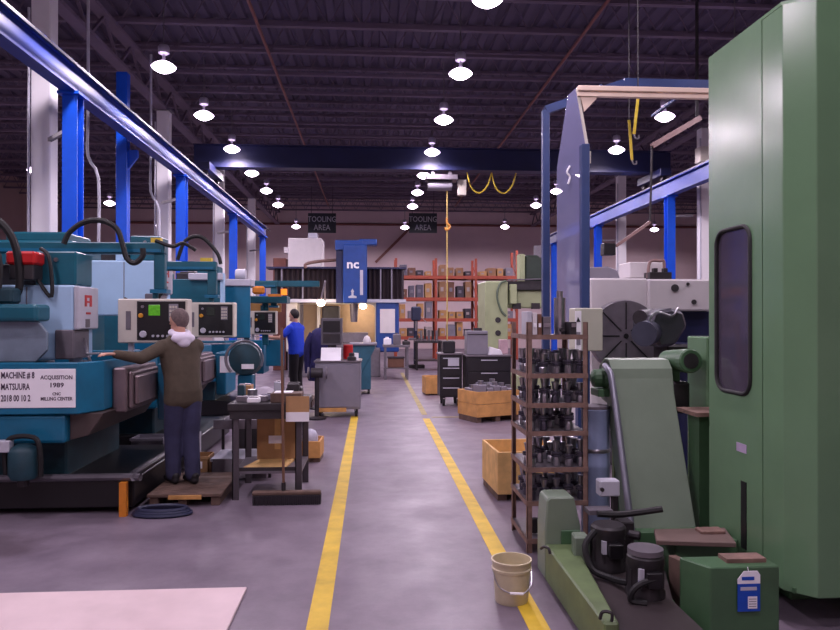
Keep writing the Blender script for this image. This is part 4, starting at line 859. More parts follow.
# ------------------------------------------------------------------ angle iron rack of tool holders
rx0, rx1, ry0, ry1 = X(527, 5.3), X(588, 5.3), 5.3, 5.9
tr_ = thing('tool_rack', ((rx0 + rx1) / 2, 5.6, 0), 'rusty angle iron rack full of tool holders beside the pail', 'rack')
ztop = 1.72
for x in (rx0, rx1):
    for y in (ry0, ry1):
        sx, sy = (1 if x == rx0 else -1), (1 if y == ry0 else -1)
        part('post', B().box(x, x + sx * 0.038, y, y + sy * 0.005, 0, ztop).box(x, x + sx * 0.005, y, y + sy * 0.038, 0, ztop), mRUST, tr_)
SH = [0.10, 0.38, 0.63, 0.90, 1.11, 1.33, 1.62]
for i, z in enumerate(SH):
    part('shelf_plate', B().box(rx0 + 0.005, rx1 - 0.005, ry0 + 0.005, ry1 - 0.005, z - 0.006, z), mGREYST, tr_)
    part('shelf_edge', B().box(rx0, rx1, ry0 - 0.006, ry0, z - 0.03, z + 0.006), mRUST, tr_)
    part('shelf_edge', B().box(rx0 - 0.006, rx0, ry0, ry1, z - 0.03, z + 0.006), mRUST, tr_)
mTH1 = M('blackened_holder_steel', (84, 80, 94), 0.3, metal=0.5, var=0.2, scale=14)
def holder(kind):
    r = thing('tool_holder', (0, 0, 0), 'x', 'tool holder', 'tool holders on the rack')
    part('taper', B().lathe([(0.012, 0.10), (0.018, 0.115), (0.030, 0.18), (0.032, 0.185)], (0, 0, 0), 12), mSTEEL, r, smooth=True, local=True)
    part('flange', B().lathe([(0.034, 0.07), (0.04, 0.075), (0.04, 0.083), (0.032, 0.087), (0.04, 0.091), (0.04, 0.10), (0.034, 0.105)], (0, 0, 0), 14), mTH1, r, smooth=True, local=True)
    part('collet_nut', B().lathe([(0.026, 0), (0.03, 0.004), (0.03, 0.05), (0.024, 0.07)], (0, 0, 0), 8), mTH1 if kind else mSTEEL, r, local=True)
    return r
h0 = [holder(0), holder(1)]; used = [False, False]
SNAME = ['bottom', 'second', 'third', 'fourth', 'fifth', 'sixth']
for si, z in enumerate(SH[1:6]):
    for i in range(5):
        for j in range(3):
            if random.random() < 0.12: continue
            k = random.randrange(2); loc = (rx0 + 0.05 + i * (rx1 - rx0 - 0.09) / 4 + random.uniform(-0.006, 0.006), ry0 + 0.07 + j * 0.16, z + 0.001)
            sc_ = random.uniform(0.8, 1.08)
            if not used[k]: o = h0[k]; o.location = loc; used[k] = True
            else: o = dup(h0[k], loc, random.uniform(0, 6))
            o.scale = (1, 1, sc_)
            o['label'] = 'steel tool holder, %s rack shelf from below, %s row, %s from left' % (SNAME[si + 1], ('front', 'middle', 'back')[j], ('first', 'second', 'third', 'fourth', 'fifth')[i])
# wheels and valve bodies on the bottom shelf
for i, (dx, dy) in enumerate(((0.09, 0.10), (0.22, 0.09), (0.34, 0.12))):
    solo('cutter_wheel', B().lathe([(0.02, -0.03), (0.055, -0.025), (0.062, 0), (0.055, 0.025), (0.02, 0.03)], (rx0 + dx, ry0 + dy + 0.05, SH[0] + 0.063), 16, axis='y'), mDARK, 'dark round cutter on the bottom shelf of the rack, %s from the left' % ('first', 'second', 'third')[i], 'cutter', 'cutters on the rack', smooth=True)
# books and boxes on the rack top
for i, (x0, x1, zt_, m_, lab) in enumerate(((0.03, 0.065, 1.80, mLGREY, 'pale grey binder standing on the left of the rack top'), (0.07, 0.105, 1.79, mWHITE, 'white binder second from the left on the rack top'), (0.11, 0.14, 1.78, sm[6], 'reddish brown binder on the rack top'), (0.15, 0.21, 1.76, mGREYST, 'grey steel block on the rack top right of the binders'), (0.365, 0.41, 1.72, mDARK, 'low dark fixture block at the right of the rack top'))):
    r = thing('binder' if i < 3 else 'fixture_block', (rx0 + (x0 + x1) / 2, 5.55, SH[6]), lab, 'binder' if i < 3 else 'block')
    part('cover' if i < 3 else 'body', B().box(rx0 + x0, rx0 + x1, 5.42, 5.64, SH[6] + 0.001, zt_), m_, r, bevel=0.003)
    part('spine_label' if i < 3 else 'bolt', B().box(rx0 + x0 + 0.006, rx0 + x1 - 0.006, 5.414, 5.42, SH[6] + 0.06, SH[6] + 0.09), mPAPER if i < 3 else mSTEEL, r)
cy = thing('bright_canister', (X(563, 5.5), 5.55, SH[6]), 'bright steel canister standing on the tool rack', 'canister')
part('body', B().cyl((X(563, 5.5), 5.6, SH[6] + 0.001), (X(563, 5.5), 5.6, 1.91), 0.045, n=18), mSTEEL, cy, smooth=True); part('neck', B().cyl((X(563, 5.5), 5.6, 1.91), (X(563, 5.5), 5.6, 1.96), 0.025, n=14), mSTEEL, cy, smooth=True); part('valve', B().cyl((X(563, 5.5), 5.55, 1.66), (X(563, 5.5), 5.50, 1.66), 0.018, n=10), mDARK, cy)

# ================================================================== RIGHT FOREGROUND: GREEN MACHINE
gm = thing('green_turning_centre', (2.9, 4.5, 0), 'huge green machine enclosure filling the right edge of the picture', 'machine tool')
gx, gy0, gy1, gz0, gz1 = X(709, 4.86), 3.957, 4.86, 0.20, 3.54
ch = 0.13
# wall with a rounded window opening: ring between rectangle and rounded rectangle, on the face x = gx (towards the aisle)
wy0, wy1, wz0, wz1, wr = 4.304, 4.744, 1.27, 2.33, 0.10
rr = []
for (cy_, cz_, t0) in ((wy1 - wr, wz1 - wr, 0), (wy0 + wr, wz1 - wr, 90), (wy0 + wr, wz0 + wr, 180), (wy1 - wr, wz0 + wr, 270)):
    for k in range(6):
        t = math.radians(t0 + 18 * k); rr.append((cy_ + wr * math.cos(t), cz_ + wr * math.sin(t)))
ya, yb = 4.178, gy1
outer = []
for (y, z) in rr:
    dy, dz_ = y - (wy0 + wy1) / 2, z - (wz0 + wz1) / 2
    sx_ = ((yb if dy > 0 else ya) - (wy0 + wy1) / 2) / dy if abs(dy) > 1e-6 else 1e9
    sz_ = ((2.6 if dz_ > 0 else 1.0) - (wz0 + wz1) / 2) / dz_ if abs(dz_) > 1e-6 else 1e9
    s = min(abs(sx_), abs(sz_)); outer.append(((wy0 + wy1) / 2 + dy * s, (wz0 + wz1) / 2 + dz_ * s))
n = len(rr); vs_ = []; fs_ = []
for xx in (gx, gx + 0.03):
    vs_ += [(xx, y, z) for y, z in outer] + [(xx, y, z) for y, z in rr]
for i in range(n):
    j = (i + 1) % n
    fs_ += [(i, j, n + j, n + i), (2 * n + i, 2 * n + n + i, 2 * n + n + j, 2 * n + j), (n + i, n + j, 3 * n + j, 3 * n + i), (i, 2 * n + i, 2 * n + j, j)]
dorb = B().add(vs_, fs_)
# corners of the outer rectangle left by the ring
for y, z in ((ya, 1.0), (yb, 1.0), (ya, 2.6), (yb, 2.6)):
    pts = sorted(outer, key=lambda q: (q[0] - y) ** 2 + (q[1] - z) ** 2)[:2]
    dorb.prism([(y, z), pts[0], pts[1]], 'x', gx, gx + 0.03)
dorb.box(gx, gx + 0.03, ya, yb, gz0, 1.0).box(gx, gx + 0.03, ya, yb, 2.6, gz1)
door = part('door', dorb, mGREEN, gm)
fr = B(); 
ring = [(gx - 0.004, y, z) for y, z in rr]; fr.tube(ring + [ring[0], ring[1]], 0.014, n=8, smooth=0)
part('window_gasket', fr, mRUB, door, smooth=True)
part('window_pane', B().prism(rr, 'x', gx + 0.006, gx + 0.016), mWINDOW, door)
part('cladding', B().prism([(gx, gy0), (gx, ya - 0.006), (gx + 0.03, ya - 0.006), (gx + 0.03, gy0 + 0.02), (gx + ch, gy0 - 0.09), (4.6, gy0 - 0.09), (4.6, gy0 - 0.13), (gx + ch - 0.01, gy0 - 0.13)], 'z', gz0, gz1), mGREEN, gm, bevel=0.004)
part('roof_sheet', B().prism([(gx, gy0 + 0.01), (gx + ch, gy0 - 0.12), (4.6, gy0 - 0.12), (4.6, gy1), (gx, gy1)], 'z', gz1, gz1 + 0.02), mGREEN, gm)
part('rear_sheet', B().box(gx + 0.03, 4.6, gy1 - 0.03, gy1, gz0, gz1), mGREEND, gm)
part('floor_pan', B().box(gx + 0.03, 4.6, gy0 - 0.05, gy1, gz0, gz0 + 0.03), mGREEND, gm)
part('turret_drum', B().cyl((gx + 0.5, 4.55, 1.5), (gx + 0.7, 4.55, 1.5), 0.3, n=16), mGREYST, gm, smooth=True)
part('base', B().box(gx + 0.25, 4.6, gy0 + 0.35, 5.75, 0.0, gz0), mGREEND, gm, bevel=0.01)
part('door_slot', B().box(gx - 0.006, gx, 4.36, 4.42, 0.30, 0.72), mBLACK, gm)
part('door_sticker', B().box(gx - 0.003, gx, 4.36, 4.48, 0.90, 0.955), M('lilac_sticker', (176, 160, 190), 0.6), gm)
# green side wing behind the enclosure
part('rear_cabinet', B().box(X(687, 5.75), 4.6, 5.4, 5.75, gz0, P(687, 336, 5.75).z), mGREEN, gm, bevel=0.01)
part('rear_ledge', B().box(X(676, 5.4), X(712, 5.4), 5.05, 5.395, P(690, 417, 5.05).z, P(690, 413, 5.05).z), mRUST, gm)
part('ledge_skirt', B().box(X(677, 5.5), X(712, 5.5), 5.12, 5.3, gz0, P(690, 417, 5.05).z), mGREEND, gm)
# pedestal with lock tag, in front of the door
YP = 3.72
pz = P(740, 567, YP).z; pxa, pxb = X(697, YP), X(779, YP)
pd_ = part('pedestal', B().prism([(pxa - 0.02, YP + 0.16), (pxa + 0.07, YP), (pxb, YP), (pxb, YP + 0.18), (pxa - 0.02, YP + 0.18)], 'z', 0.0, pz), mGREEND, gm, bevel=0.006)
part('pedestal_cap', B().box(X(732, YP), X(772, YP), YP + 0.06, YP + 0.16, pz, pz + 0.022), mRUST, pd_)
yt = YP - 0.012; ta, tm, tb_, tt = P(737.5, 584, yt), P(760, 584, yt), P(760, 611, yt), P(750, 571, yt)
tg0, tg1 = ta.x, tm.x; tz0, tz1, tz2 = tb_.z, ta.z, tt.z; k_ = (tg1 - tg0) / 0.125
tgp = part('hanging_tag', B().box(tg0, tg1, yt - 0.003, yt + 0.002, tz0, tz1), mTAGB, gm, bevel=0.001, label='blue hanging tag')
part('tag_head', B().prism([(tg0, tz1 + 0.001), (tg0, tz1 + 0.025), (tg0 + 0.035, tz2), (tg1 - 0.015, tz2), (tg1, tz2 - 0.02), (tg1, tz1 + 0.001)], 'y', yt - 0.003, yt + 0.002), mPAPER, tgp)
part('tag_print', B().box(tg0 + 0.022, tg0 + 0.09, yt - 0.005, yt - 0.003, tz1 + 0.02, tz1 + 0.038), mTAGB, tgp)
part('tag_print', B().box(tg0 + 0.015, tg1 - 0.02, yt - 0.005, yt - 0.003, tz1 - 0.034, tz1 - 0.016), mLGREY, tgp)
part('tag_print', B().box(tg0 + 0.055, tg1 - 0.018, yt - 0.005, yt - 0.003, tz0 + 0.016, tz0 + 0.08), mPAPER, tgp)
for i in range(4): part('tag_line', B().box(tg0 + 0.06, tg1 - 0.023, yt - 0.006, yt - 0.005, tz0 + 0.026 + 0.013 * i, tz0 + 0.029 + 0.013 * i), mGREYST, tgp)
part('tag_string', B().cyl((0.5 * tg0 + 0.5 * tg1, yt, tz2 - 0.01), (0.5 * tg0 + 0.5 * tg1, yt + 0.012, pz), 0.002, n=5), mPAPER, tgp)
# low step plate and skirts to the left of the pedestal
sz = P(700, 536, 4.45).z
tp = part('step_plate', B().prism([(X(661, 4.5), 4.62), (X(655, 4.4), 4.38), (X(736, 4.3), 4.30), (gx - 0.01, 4.62)], 'z', sz - 0.03, sz), M('brown_step_plate', (112, 92, 86), 0.6, dirt=0.25), gm, bevel=0.004)
part('step_pad', B().box(X(700, 4.5), X(724, 4.5), 4.48, 4.58, sz, sz + 0.02), mRUST, gm, bevel=0.004)
part('step_box', B().box(X(672, 4.5), gx - 0.01, 4.45, 4.7, 0.0, sz - 0.03), mGREEND, gm, bevel=0.006)
part('step_rib', B().prism([(3.75, 0.0), (4.3, 0.0), (4.3, 0.30), (4.1, 0.33), (3.9, 0.18)], 'x', X(682, 4.1), X(682, 4.1) + 0.05), mWOODD, gm, bevel=0.005)

# ------------------------------------------------------------------ chip conveyor
cvx0, cvx1 = X(607, 5.55), X(668, 5.55)
cv = thing('chip_conveyor', ((cvx0 + cvx1) / 2, 5.4, 0), 'grey-green inclined chip conveyor beside the green enclosure', 'conveyor')
prof_ = [(5.05, 0.22), (5.46, 1.250), (5.50, 1.350), (5.56, 1.355), (5.66, 1.415), (5.78, 1.350), (5.80, 1.170), (5.76, 1.090), (5.62, 1.070), (5.30, 0.22)]
part('chute', B().prism(prof_, 'x', cvx0 + 0.02, cvx1), mGREENC, cv, bevel=0.008)
part('head_hood', B().prism([(5.445, 1.170), (5.49, 1.355), (5.555, 1.420), (5.665, 1.430), (5.79, 1.360), (5.80, 1.330), (5.66, 1.416), (5.56, 1.406), (5.50, 1.350), (5.455, 1.170)], 'x', cvx0 + 0.015, cvx1 + 0.005), mGREENC, cv)
part('hood_seam', B().bar((cvx0 + 0.02, 5.446, 1.165), (cvx1 + 0.004, 5.446, 1.165), 0.01, 0.012), mDARK, cv)
part('side_tube', B().tube([(cvx0 + 0.0, 5.60, 1.370), (cvx0 - 0.005, 5.52, 1.350), (cvx0 + 0.0, 5.40, 1.200), (cvx0 + 0.0, 5.02, 0.24)], 0.026, n=10, smooth=2), M('silver_conduit', (132, 132, 146), 0.35, metal=0.5), cv, smooth=True)
part('drive_bearing', B().lathe([(0.03, -0.12), (0.07, -0.10), (0.075, -0.02), (0.10, 0)], (cvx0 + 0.02, 5.65, 1.27), 14, axis='x').box(cvx0 - 0.07, cvx0 + 0.02, 5.55, 5.75, 1.13, 1.19), mGREEND, cv, bevel=0.005)
part('foot', B().box(cvx0 + 0.02, cvx1, 4.98, 5.4, 0.0, 0.24), mGREEND, cv, bevel=0.01)
part('support_leg', B().box(cvx0 + 0.1, cvx0 + 0.15, 5.68, 5.73, 0, 1.10), mGREEND, cv)
part('support_leg', B().box(cvx1 - 0.12, cvx1 - 0.07, 5.68, 5.73, 0, 1.10), mGREEND, cv)
gmotor = part('gear_motor', B().cyl(P(697 - 8, 360, 5.42), P(668, 361, 5.75), 0.088, n=20), mGREEND, cv, smooth=True)
part('fan_cover', B().cyl(P(691, 361, 5.36), P(686, 361, 5.44), 0.093, n=20), mGREEND, gmotor, bevel=0.01)
part('fan_grille', B().cyl(P(691.3, 361, 5.355), P(691, 361, 5.36), 0.06, n=20), mDARK, gmotor)
part('motor_band', B().cyl(P(678, 361, 5.60), P(675, 361, 5.64), 0.092, n=20), mGREENC, gmotor)
part('motor_mount', B().box(cvx1 - 0.02, cvx1 + 0.10, 5.55, 5.72, 1.06, 1.37), mGREEND, cv, bevel=0.008)
part('reducer', B().box(cvx1, cvx1 + 0.16, 5.5, 5.66, 1.0, 1.25), mDARK, cv, bevel=0.02)
# coolant pumps on the tank in front
tk = thing('coolant_tank', (1.6, 4.3, 0), 'oily green coolant tank with pumps before the chip conveyor', 'coolant tank')
tx0 = X(540, 4.35)
part('tank_wall', B().prism([(X(545, 4.75), 4.75), (X(545, 4.75), 4.60), (X(586, 3.8), 3.5), (X(600, 3.8), 3.5), (X(575, 4.75), 4.75)], 'z', 0.0, 0.24), mGREENY, tk, bevel=0.01)
part('tank_top', B().prism([(X(562, 4.7), 4.78), (X(575, 4.5), 4.45), (X(600, 3.8), 3.5), (X(676, 3.9), 3.5), (X(676, 3.9), 3.95), (X(665, 4.4), 4.4), (X(650, 4.85), 4.85)], 'z', 0.12, 0.16), M('oily_deck_plate', (72, 64, 66), 0.4, metal=0.3, dirt=0.4), tk)
part('tank_skirt', B().prism([(X(570, 4.7), 4.75), (X(600, 3.8), 3.55), (X(670, 3.9), 3.55), (X(645, 4.8), 4.8)], 'z', 0.0, 0.12), mGREEND, tk)
part('return_tower', B().prism([(X(545, 4.75), 0.0), (X(545, 4.75), 0.34), (X(547, 4.75), 0.53), (X(550, 4.75), 0.55), (X(574, 4.75), 0.55), (X(581, 4.75), 0.34), (X(581, 4.75), 0.0)], 'y', 4.752, 4.98), mGREENC, tk, bevel=0.01)
part('tower_hatch', B().box(X(561, 4.74), X(580, 4.74), 4.735, 4.75, 0.1, 0.33), mGREEND, tk, bevel=0.003)
part('grab_handle', B().tube([(X(543, 4.6), 4.66, 0.24), (X(544, 4.6), 4.60, 0.27), (X(547, 4.6), 4.56, 0.27), (X(548, 4.6), 4.55, 0.24)], 0.009, n=6), mDARK, tk, smooth=True)
part('grab_handle', B().tube([(X(585, 3.8), 3.55, 0.24), (X(587, 3.8), 3.54, 0.28), (X(594, 3.8), 3.52, 0.28), (X(594, 3.8), 3.52, 0.24)], 0.009, n=6), mDARK, tk, smooth=True)
part('side_block', B().prism([(X(572, 4.55), 4.5), (X(588, 4.55), 4.5), (X(588, 4.55), 4.62), (X(574, 4.55), 4.62)], 'z', 0.16, 0.36), mGREENC, tk, bevel=0.01)
def pump(u, Y, z0, z1, r_):
    x = X(u, Y)
    p = part('pump_motor', B().lathe([(r_ * 1.1, z0), (r_ * 1.1, z0 + 0.03), (r_, z0 + 0.05), (r_, z1 - 0.07), (r_ * 1.05, z1 - 0.06), (r_ * 1.05, z1 - 0.015), (r_ * 0.9, z1)], (x, Y, 0), 18), mDARK, tk, smooth=True)
    for k in range(9):
        t = 2 * math.pi * k / 9; part('cooling_fin', B().bar((x + math.cos(t) * r_, Y + math.sin(t) * r_, z0 + 0.06), (x + math.cos(t) * r_, Y + math.sin(t) * r_, z1 - 0.08), 0.012, 0.012), mDARK, p)
    part('terminal_box', B().box(x - 0.04, x + 0.05, Y - r_ - 0.04, Y - r_ + 0.01, (z0 + z1) / 2 - 0.04, (z0 + z1) / 2 + 0.05), mBLACK, p, bevel=0.006)
    part('rating_plate', B().box(x - 0.05 * 1.4, x - 0.045, Y - r_ - 0.004, Y - r_ + 0.03, (z0 + z1) / 2 - 0.02, (z0 + z1) / 2 + 0.06), mLGREY, p)
    return p
pump(608, 4.5, 0.16, 0.44, 0.105); pump(645, 4.05, 0.16, 0.40, 0.10)
part('pump_cap', B().lathe([(0.10, 0.40), (0.10, 0.43), (0.03, 0.44)], (X(645, 4.05), 4.05, 0), 18), mGREYST, tk, smooth=True)
for pts, rad in (([(X(596, 4.4), 4.42, 0.42), (X(584, 4.4), 4.38, 0.34), (X(588, 4.4), 4.32, 0.22), (X(606, 4.3), 4.25, 0.19), (X(630, 4.1), 4.08, 0.22), (X(660, 4.0), 3.98, 0.30)], 0.02), ([(X(655, 4.0), 3.93, 0.30), (X(632, 4.0), 3.92, 0.26), (X(626, 4.0), 3.93, 0.18), (X(640, 4.0), 3.9, 0.17)], 0.018), ([(X(600, 4.6), 4.66, 0.46), (X(625, 4.6), 4.64, 0.46), (X(662, 4.6), 4.60, 0.50)], 0.022)):
    part('hose', hose(pts, rad), mRUB, tk, smooth=True)
part('valve_block', B().box(X(618, 4.7), X(632, 4.7), 4.66, 4.78, 0.16, 0.40).cyl((X(628, 4.6), 4.6, 0.34), (X(638, 4.6), 4.56, 0.34), 0.03, n=10), mDARK, tk, bevel=0.008)
part('switch_box', B().box(X(598, 4.9), X(618, 4.9), 4.86, 4.96, 0.52, 0.63), mLGREY, tk, bevel=0.008)
part('switch_knob', B().cyl((X(601, 4.86), 4.85, 0.575), (X(601, 4.86), 4.83, 0.575), 0.014, n=10), mDARK, tk)
part('switch_stand', B().box(X(612, 4.9), X(617, 4.9), 4.88, 4.93, 0.12, 0.52), mDARK, tk)
part('pipe_bracket', B().box(X(588, 4.72), X(612, 4.72), 4.7, 4.82, 0.44, 0.47), mGREYST, tk)

# pale blue drum on a stand, behind the conveyor tower
drum = thing('blue_drum', (X(598, 5.9), 5.75, 0), 'pale blue steel drum standing behind the switch box', 'drum')
part('shell', B().lathe([(0.105, 0.05), (0.11, 0.06), (0.11, 0.58), (0.116, 0.60), (0.11, 0.62), (0.11, 1.02), (0.115, 1.03), (0.10, 1.05)], (X(594.5, 5.6), 5.58, 0), 22), mDRUM, drum, smooth=True)
part('drum_band', B().lathe([(0.112, 0.70), (0.116, 0.705), (0.116, 0.725), (0.112, 0.73)], (X(594.5, 5.6), 5.58, 0), 22), mSTEEL, drum, smooth=True)
part('lid', B().lathe([(0.115, 1.04), (0.115, 1.06), (0.05, 1.07)], (X(594.5, 5.6), 5.58, 0), 22), mGREYST, drum, smooth=True)
part('stand', B().lathe([(0.12, 0), (0.12, 0.05), (0.10, 0.05)], (X(594.5, 5.6), 5.58, 0), 22), mDARK, drum)

# pail
bk = thing('plastic_pail', (X(512, 4.4), 4.42, 0), 'dirty cream plastic pail standing on the right yellow line', 'pail')
px_, py_ = X(512, 4.4), 4.42
part('shell', B().lathe([(0.098, 0.0), (0.102, 0.01), (0.115, 0.19), (0.122, 0.195), (0.124, 0.21), (0.118, 0.215), (0.122, 0.245), (0.126, 0.25), (0.126, 0.26), (0.117, 0.26), (0.105, 0.06), (0.02, 0.05)], (px_, py_, 0), 28), mPLASTB, bk, smooth=True)
part('handle', B().tube([(px_ - 0.122, py_ - 0.01, 0.20), (px_ - 0.10, py_ - 0.10, 0.13), (px_ - 0.03, py_ - 0.135, 0.095), (px_ + 0.04, py_ - 0.135, 0.09), (px_ + 0.10, py_ - 0.10, 0.13), (px_ + 0.122, py_ - 0.01, 0.20)], 0.004, n=6), mSTEEL, bk, smooth=True)
part('grip', B().cyl((px_ - 0.035, py_ - 0.136, 0.096), (px_ + 0.045, py_ - 0.136, 0.091), 0.009, n=8), mPAPER, bk, smooth=True)

# ------------------------------------------------------------------ lathe with faceplate behind the conveyor
Yf = 8.2
fl = thing('faceplate_lathe', (X(648, Yf), Yf + 0.7, 0), 'cream machine with a big slotted grey faceplate behind the conveyor', 'machine tool')
part('headstock', B().pb(590, 648, 278, 440, Yf + 0.25, 0.9), mWHITE, fl, bevel=0.02)
part('headstock', B().pb(648.5, 716, 279, 311, Yf + 0.2, 0.9), mWHITE, fl, bevel=0.02)
part('lower_body', B().pb(649, 716, 311, 440, Yf + 0.4, 0.7), mNAVY, fl, bevel=0.01)
part('base', B().box(X(590, Yf), X(716, Yf), Yf + 0.2, Yf + 1.2, 0.0, 0.4), mGREYST, fl, bevel=0.02)
for u, v, q_ in ((675, 288, 0.045), (688, 284, 0.02), (694, 302, 0.03)): part('dial', B().cyl(P(u, v, Yf + 0.17), P(u, v, Yf + 0.2), q_, n=16), mDARK, fl)
fc0 = P(626, 336, Yf)
fp = part('faceplate', B().lathe([(0.36, 0.14), (0.42, 0.12), (0.42, 0.02), (0.41, 0.0), (0.05, 0.0)], fc0, 40, axis='y'), mGREYST, fl, smooth=True)
for k in range(8):
    t = math.radians(90 + 45 * k); part('slot', B().bar((fc0.x + 0.08 * math.cos(t), Yf - 0.002, fc0.z + 0.08 * math.sin(t)), (fc0.x + 0.39 * math.cos(t), Yf - 0.002, fc0.z + 0.39 * math.sin(t)), 0.012, 0.014), mBLACK, fp)
part('centre_bore', B().cyl((fc0.x, Yf - 0.01, fc0.z), (fc0.x, Yf + 0.01, fc0.z), 0.03, n=14), mBLACK, fp)
part('head_cover', B().prism([(X(590, Yf), Z(278, Yf)), (X(592, Yf), Z(264, Yf)), (X(622, Yf), Z(262, Yf)), (X(632, Yf), Z(266, Yf)), (X(636, Yf), Z(278, Yf))], 'y', Yf + 0.5, Yf + 1.1), mGREYCAB, fl, bevel=0.01)
part('rear_box', B().pb(630, 665, 262, 278, Yf + 0.6, 0.4), mWHITE, fl, bevel=0.01)
part('valve_bank', B().pb(650, 672, 272, 279, Yf + 0.3, 0.2).pb(654, 658, 268, 272, Yf + 0.35, 0.08).pb(664, 668, 268, 272, Yf + 0.35, 0.08), mDARK, fl, bevel=0.005)
part('pipe_loop', B().tube([P(648, 278, Yf + 0.4), P(650, 262, Yf + 0.4), P(660, 261, Yf + 0.4), P(664, 262, Yf + 0.4), P(664, 278, Yf + 0.4)], 0.02, n=8), M('pinkish_pipe', (150, 120, 116), 0.5), fl, smooth=True)
ar = part('milling_head', B().prism([(P(u, v, Yf - 0.9).x, P(u, v, Yf - 0.9).z) for u, v in ((650, 325), (654, 312), (672, 308), (684, 312), (688, 326), (676, 345), (660, 348))], 'y', Yf - 0.9, Yf - 0.35), M('oily_head_casting', (72, 70, 80), 0.4, metal=0.3, dirt=0.2), fl, bevel=0.03)
part('motor_nose', B().cyl(P(644, 334, Yf - 1.0), P(656, 330, Yf - 0.6), 0.13, n=18), M('slate_motor', (64, 66, 84), 0.5, dirt=0.2), ar, smooth=True)
part('motor_nose', B().cyl(P(640, 318, Yf - 0.7), P(652, 316, Yf - 0.5), 0.085, n=16), mDARK, ar, smooth=True)
part('head_hose', B().tube([P(652, 325, Yf - 0.95), P(650, 318, Yf - 0.95), P(658, 312, Yf - 0.95), P(672, 316, Yf - 0.95), P(678, 308, Yf - 0.9)], 0.012, n=6), mSTEEL, ar, smooth=True)
part('head_arm', B().box(X(660, Yf - 0.5), X(700, Yf - 0.5), Yf - 0.7, Yf - 0.3, 1.28, 1.46), mDARK, fl, bevel=0.02)
part('arm_post', B().box(X(690, Yf - 0.5), X(712, Yf - 0.5), Yf - 0.7, Yf + 0.3, 0.0, 1.46), mNAVY, fl, bevel=0.02)

eb = thing('switch_cabinet', (X(589, 7.0), 7.05, 0), 'cream switch cabinet on a post in front of the slotted faceplate', 'electrical box')
part('body', B().pb(575, 603, 308, 351, 7.0, 0.22), M('grey_cream_enamel', (186, 186, 170), 0.5, var=0.06), eb, bevel=0.01)
part('side_strip', B().pb(575.5, 581.5, 311, 350, 6.985, 0.015), mPAPER, eb)
part('warning_mark', B().prism([(X(576.5, 6.98), Z(322, 6.98)), (X(580.5, 6.98), Z(322, 6.98)), (X(578, 6.98), Z(317, 6.98))], 'y', 6.978, 6.985), mBLACK, eb)
part('warning_text', B().pb(576.5, 580.5, 332, 345, 6.98, 0.005), mGREYCAB, eb)
part('post', B().box(X(578, 7.1), X(587, 7.1), 7.1, 7.2, 0, Z(350, 7.1)), mFRAMEB, eb)

# ------------------------------------------------------------------ blue guard frame with clear panel and cream rail
Yb = 8.9
bf = thing('guard_frame', (X(566, Yb), Yb, 0), 'tall blue steel guard frame carrying a hazy clear panel', 'frame')
zt = Z(106, Yb)
def bpost(u, Y, z1, w_=0.09): return B().box(X(u, Y) - w_ / 2, X(u, Y) + w_ / 2, Y, Y + w_, 0, z1)
part('post', bpost(546.5, Yb, zt), mFRAMEB, bf, bevel=0.006)
part('post', bpost(586, Yb - 1.2, Z(140, Yb - 1.2)), mFRAMEB, bf, bevel=0.006)
pA = Vector((X(546.5, Yb), Yb + 0.04, zt)); pB = Vector((X(625, Yb), Yb + 0.04, Z(77, Yb))); pC = Vector((X(720, Yb), Yb + 0.04, Z(81, Yb)))
part('top_beam', B().bar(pA, pB, 0.09, 0.10), mFRAMEB, bf)
part('top_beam', B().box(pB.x, pC.x + 0.4, Yb, Yb + 0.09, pB.z - 0.17, pB.z + 0.06), mFRAMEB, bf)
part('post', bpost(720, Yb, zt), mFRAMEB, bf, bevel=0.006)
# clear panel: leaning pentagon, 6 mm thick
Yc = Yb - 1.1
cp = [(568, 95), (576, 88), (583, 122), (586, 150), (586, 322), (557, 322), (557, 168)]
part('clear_panel', B().prism([(P(u, v, Yc).x, P(u, v, Yc).z) for u, v in cp], 'y', Yc, Yc + 0.008), mCLEAR, bf, label='hazy clear plastic panel')
part('panel_trim', B().bar(P(577, 89, Yc), P(588, 152, Yc), 0.03, 0.03), mCREAM, bf)
part('panel_tab', B().pb(586, 591, 151, 163, Yc, 0.03), mCREAM, bf)
rl = part('cream_rail', B().box(P(577, 87, Yc).x, P(722, 88, Yc).x, Yc - 0.05, Yc + 0.03, P(577, 91.5, Yc).z, P(577, 86.5, Yc).z), M('cream_rail_paint', (232, 208, 190), 0.45, var=0.06), bf, bevel=0.006)
part('lower_rail', B().box(P(577, 87, Yc).x, P(722, 88, Yc).x, Yc - 0.04, Yc + 0.02, P(577, 97, Yc).z, P(577, 93, Yc).z), MATS['cream_rail_paint'], rl, bevel=0.004)
part('gusset', B().prism([(P(580, 97, Yc).x, P(580, 97, Yc).z), (P(598, 97, Yc).x, P(598, 97, Yc).z), (P(584, 112, Yc).x, P(584, 112, Yc).z)], 'y', Yc - 0.02, Yc + 0.01), MATS['cream_rail_paint'], bf)
part('rail_hanger', B().box(P(600, 90, Yc).x, P(600, 90, Yc).x + 0.03, Yc, Yb + 0.02, P(600, 86, Yc).z - 0.01, P(600, 86, Yc).z + 0.02).box(P(690, 90, Yc).x, P(690, 90, Yc).x + 0.03, Yc, Yb + 0.02, P(600, 86, Yc).z - 0.01, P(600, 86, Yc).z + 0.02), mFRAMEB, bf)
mk = P(569, 178, Yc)
part('panel_mark', B().tube([P(570, 166, Yc - 0.005), P(567, 172, Yc - 0.005), P(570, 177, Yc - 0.005), P(568, 184, Yc - 0.005)], 0.012, n=5), mPAPER, bf)
